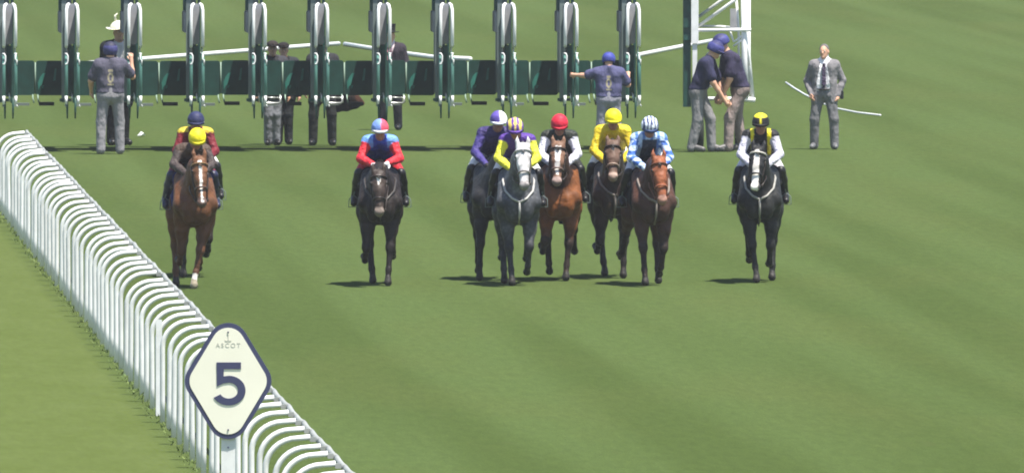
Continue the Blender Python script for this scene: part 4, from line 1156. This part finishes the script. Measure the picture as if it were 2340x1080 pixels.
# top hat
J, s = standing(1.80, feet=0.13, hands=((-0.18, 0.16, 1.05), (0.18, 0.16, 1.02)), arms=((-0.27, -0.04, 1.18), (0.27, -0.04, 1.18)), fl=0.08)
p = figure('person', 'man in black top hat and dark morning suit behind the stalls', 'person', J, ground(893, 297), -0.25, s * 1.0,
           pieces=[('shirt', ('torso', 'neck'), 0.010, L(214, 196, 200), 'cloth', None), trousers(J, L(40, 40, 44)), coat(J, L(56, 50, 58), long=0.65, vbot=1.12), *shoes()], group='racegoers in dark formal clothes')
b = MB().col(L(34, 34, 34)); c = nv(J['head'])
prof = [(0.165, 0.060), (0.172, 0.068), (0.165, 0.074), (0.100, 0.074), (0.094, 0.12), (0.098, 0.19), (0.107, 0.215), (0.104, 0.222), (0.0, 0.222)]
V = []; F = []; n = 20
for (r_, z_) in prof:
    for k in range(n):
        a = 2 * math.pi * k / n; V.append(V3(c + nv((r_ * math.sin(a) * 0.92, r_ * math.cos(a) * 1.1, z_ + (0.012 * abs(math.sin(a)) if r_ > 0.15 else 0)))))
for i in range(len(prof) - 1):
    for k in range(n): F.append((i * n + k, i * n + (k + 1) % n, (i + 1) * n + (k + 1) % n, (i + 1) * n + k))
b.raw(V, F); b.build('top_hat', M['cloth'], p, True)
b = MB().col(L(190, 120, 140)); b.raw([V3(nv(q)) for q in ((-0.025, 0.150, 1.47), (0.025, 0.150, 1.47), (0.03, 0.165, 1.2), (-0.03, 0.165, 1.2), (-0.02, 0.12, 1.47), (0.02, 0.12, 1.47), (0.03, 0.12, 1.2), (-0.03, 0.12, 1.2))], [(0, 1, 2, 3), (7, 6, 5, 4), (0, 4, 5, 1), (1, 5, 6, 2), (2, 6, 7, 3), (3, 7, 4, 0)]); b.build('tie', M['silk'], p)
# handler with his arms spread between the posts
J, s = standing(1.74, feet=0.14)
J.update(shL=(-0.20, 0.02, 1.42), shR=(0.20, 0.02, 1.42), elL=(-0.34, 0.10, 1.20), haL=(-0.345, 0.30, 1.36), elR=(0.40, 0.06, 1.36), haR=(0.58, 0.16, 1.37), pnL=(0, 1, 0), pnR=(0, 1, 0), head=(0, 0.06, 1.63), hfw=(0, 1, -0.3), hup=(0, 0.3, 1))
p = figure('person', 'stall handler seen from behind with both arms spread to the stall posts', 'person', J, ground(1391, 350), BACK, s * 1.0, build=1.1,
           pieces=[tee(J, emblem(L(80, 80, 112), 0.0, 1.24)), trousers(J, L(138, 136, 148)), *shoes()], group=ENG)
helmet_obj('helmet', J, p, lambda x, f, z: L(62, 70, 150) if z < 0.75 else L(50, 54, 110), L(44, 48, 90), up0=0.02, low=-0.55)
# two handlers bent together at the end frame
def bent(s, lean_, headx):
    """facing local +f; image-side view comes from the rotation of the root"""
    J, sc_ = standing(1.78, feet=0.13)
    J.update(neck=(0, 0.24, 1.40), head=(0, 0.36, 1.50), hfw=(0, 1, -0.75), hup=(0, 0.75, 1), shL=(-0.18, 0.17, 1.36), shR=(0.18, 0.17, 1.36),
             elL=(-0.21, 0.25, 1.06), elR=(0.21, 0.25, 1.06), haL=(-0.12, 0.37, 0.82), haR=(0.12, 0.37, 0.82), pelvis=(0, -0.08, 0.98), hipL=(-0.10, -0.08, 0.95), hipR=(0.10, -0.08, 0.95))
    return J, sc_
J, s = bent(1, 0, 0)
J.update(head=(0, 0.20, 1.61), neck=(0, 0.12, 1.47), shL=(-0.18, 0.08, 1.41), shR=(0.18, 0.08, 1.41), elL=(-0.21, 0.20, 1.10), elR=(0.21, 0.22, 1.08), hfw=(0, 1, -0.45), hup=(0, 0.45, 1), anL=(-0.13, -0.16, 0.09), toL=(-0.15, 0.03, 0.045), anR=(0.13, 0.12, 0.09), toR=(0.14, 0.30, 0.045), knL=(-0.12, -0.06, 0.52), knR=(0.12, 0.10, 0.52))
p = figure('person', 'stall handler in navy facing right and bending to his work by the end frame', 'person', J, ground(1606, 347), math.radians(80), s * 1.09, build=1.08,
           pieces=[tee(J, L(50, 50, 74)), trousers(J, L(126, 124, 126)), *shoes(L(90, 88, 88))], group=ENG)
helmet_obj('helmet', J, p, nav_helm, L(48, 46, 88), up0=0.025, low=-0.45, brim=0.07)
J, s = bent(1, 0, 0)
J.update(head=(0, 0.22, 1.66), neck=(0, 0.13, 1.50), shL=(-0.18, 0.09, 1.44), shR=(0.18, 0.09, 1.44), elL=(-0.21, 0.14, 1.12), elR=(0.21, 0.14, 1.12), haL=(-0.12, 0.24, 0.84), haR=(0.12, 0.24, 0.84), hfw=(0, 1, -0.5), hup=(0, 0.5, 1), anL=(-0.13, -0.16, 0.09), toL=(-0.15, 0.03, 0.045), anR=(0.13, 0.14, 0.09), toR=(0.14, 0.32, 0.045), knL=(-0.12, -0.06, 0.52), knR=(0.12, 0.12, 0.52))
p = figure('person', 'stall handler in navy facing left with brownish grey trousers by the end frame', 'person', J, ground(1680, 346), math.radians(-76), s * 1.12, build=1.1,
           pieces=[tee(J, L(58, 54, 76)), trousers(J, L(136, 122, 118)), *shoes(L(90, 88, 88))], group=ENG)
helmet_obj('helmet', J, p, nav_helm, L(48, 46, 88), up0=0.025, low=-0.45, brim=0.07)
# man in the grey suit
def suit_cut(x, f, z): return np.minimum(0.045 + 0.07 * np.clip((1.48 - z) / 0.45, 0, 1) - np.abs(x + 0.01), f - 0.0)
J, s = standing(1.80, feet=0.175, arms=((-0.30, -0.07, 1.17), (0.31, -0.07, 1.18)), hands=((-0.23, 0.08, 0.94), (0.24, 0.04, 0.92)), fl=0.0, fr=0.05)
J.update(hfw=(-0.25, 1, -0.1))
p = figure('person', 'man in open grey suit with white shirt and dark tie, hands in pockets', 'person', J, ground(1884, 341), -0.08, s * 1.0, build=1.08,
           pieces=[('shirt', ('torso', 'neck'), 0.012, by_tag(rest=L(232, 230, 234)), 'cloth', None), trousers(J, L(112, 111, 114)), coat(J, L(124, 121, 124), long=0.30, inf=0.014, cutf=suit_cut), *shoes(L(100, 100, 102))])
hair = [ell(nv(J['head']) + nv((0, -0.025, 0.05)), (0.084, 0.098, 0.090), 'h', 0.03), ell(nv(J['head']) + nv((0, -0.06, 0.0)), (0.078, 0.06, 0.08), 'h', 0.03)]
sculpt_obj('hair', hair, 0.012, M['hair'], p, L(96, 92, 90))
b = MB().col(L(66, 54, 78)); b.raw([V3(nv(q)) for q in ((-0.02, 0.155, 1.47), (0.02, 0.155, 1.47), (0.036, 0.172, 1.12), (0.0, 0.168, 1.05), (-0.036, 0.172, 1.12), (-0.02, 0.10, 1.47), (0.02, 0.10, 1.47), (0.036, 0.10, 1.12), (0.0, 0.10, 1.05), (-0.036, 0.10, 1.12))],
    [(0, 1, 2, 4), (4, 2, 3), (0, 5, 6, 1), (1, 6, 7, 2), (2, 7, 8, 3), (3, 8, 9, 4), (4, 9, 5, 0)]); b.build('tie', M['silk'], p)
b = MB().col(L(30, 28, 30)); b.tube([V3(nv((0.155 * math.sin(a), 0.155 * math.cos(a), 1.03))) for a in [2 * math.pi * k / 20 for k in range(20)]], 0.022, 6, closed=True, flat=0.5); b.build('belt', M['leather'], p, True)
b = MB().col(L(26, 26, 28)); b.box((0.30, -0.02, 0.93), (0.06, 0.05, 0.14), bev=0.015); b.build('radio', M['leather'], p)

# ------------------------------------------------------------------ the hazy summer air between the long lens and the start
hz_ = MB(); hz_.box((0, 2100, 6.0), (3040, 4900, 14.0))
hm = bpy.data.materials.new('summer_haze'); hm.use_nodes = True; hn = hm.node_tree
hn.nodes.remove(hn.nodes['Principled BSDF'])
pv = hn.nodes.new('ShaderNodeVolumePrincipled'); pv.inputs['Color'].default_value = (0.93, 0.95, 1.0, 1)
pv.inputs['Density'].default_value = HAZE; pv.inputs['Anisotropy'].default_value = 0.2
hn.links.new(pv.outputs[0], hn.nodes['Material Output'].inputs['Volume'])
tag(hz_.build('haze', hm), 'thin pale haze over the racecourse', kind='stuff')
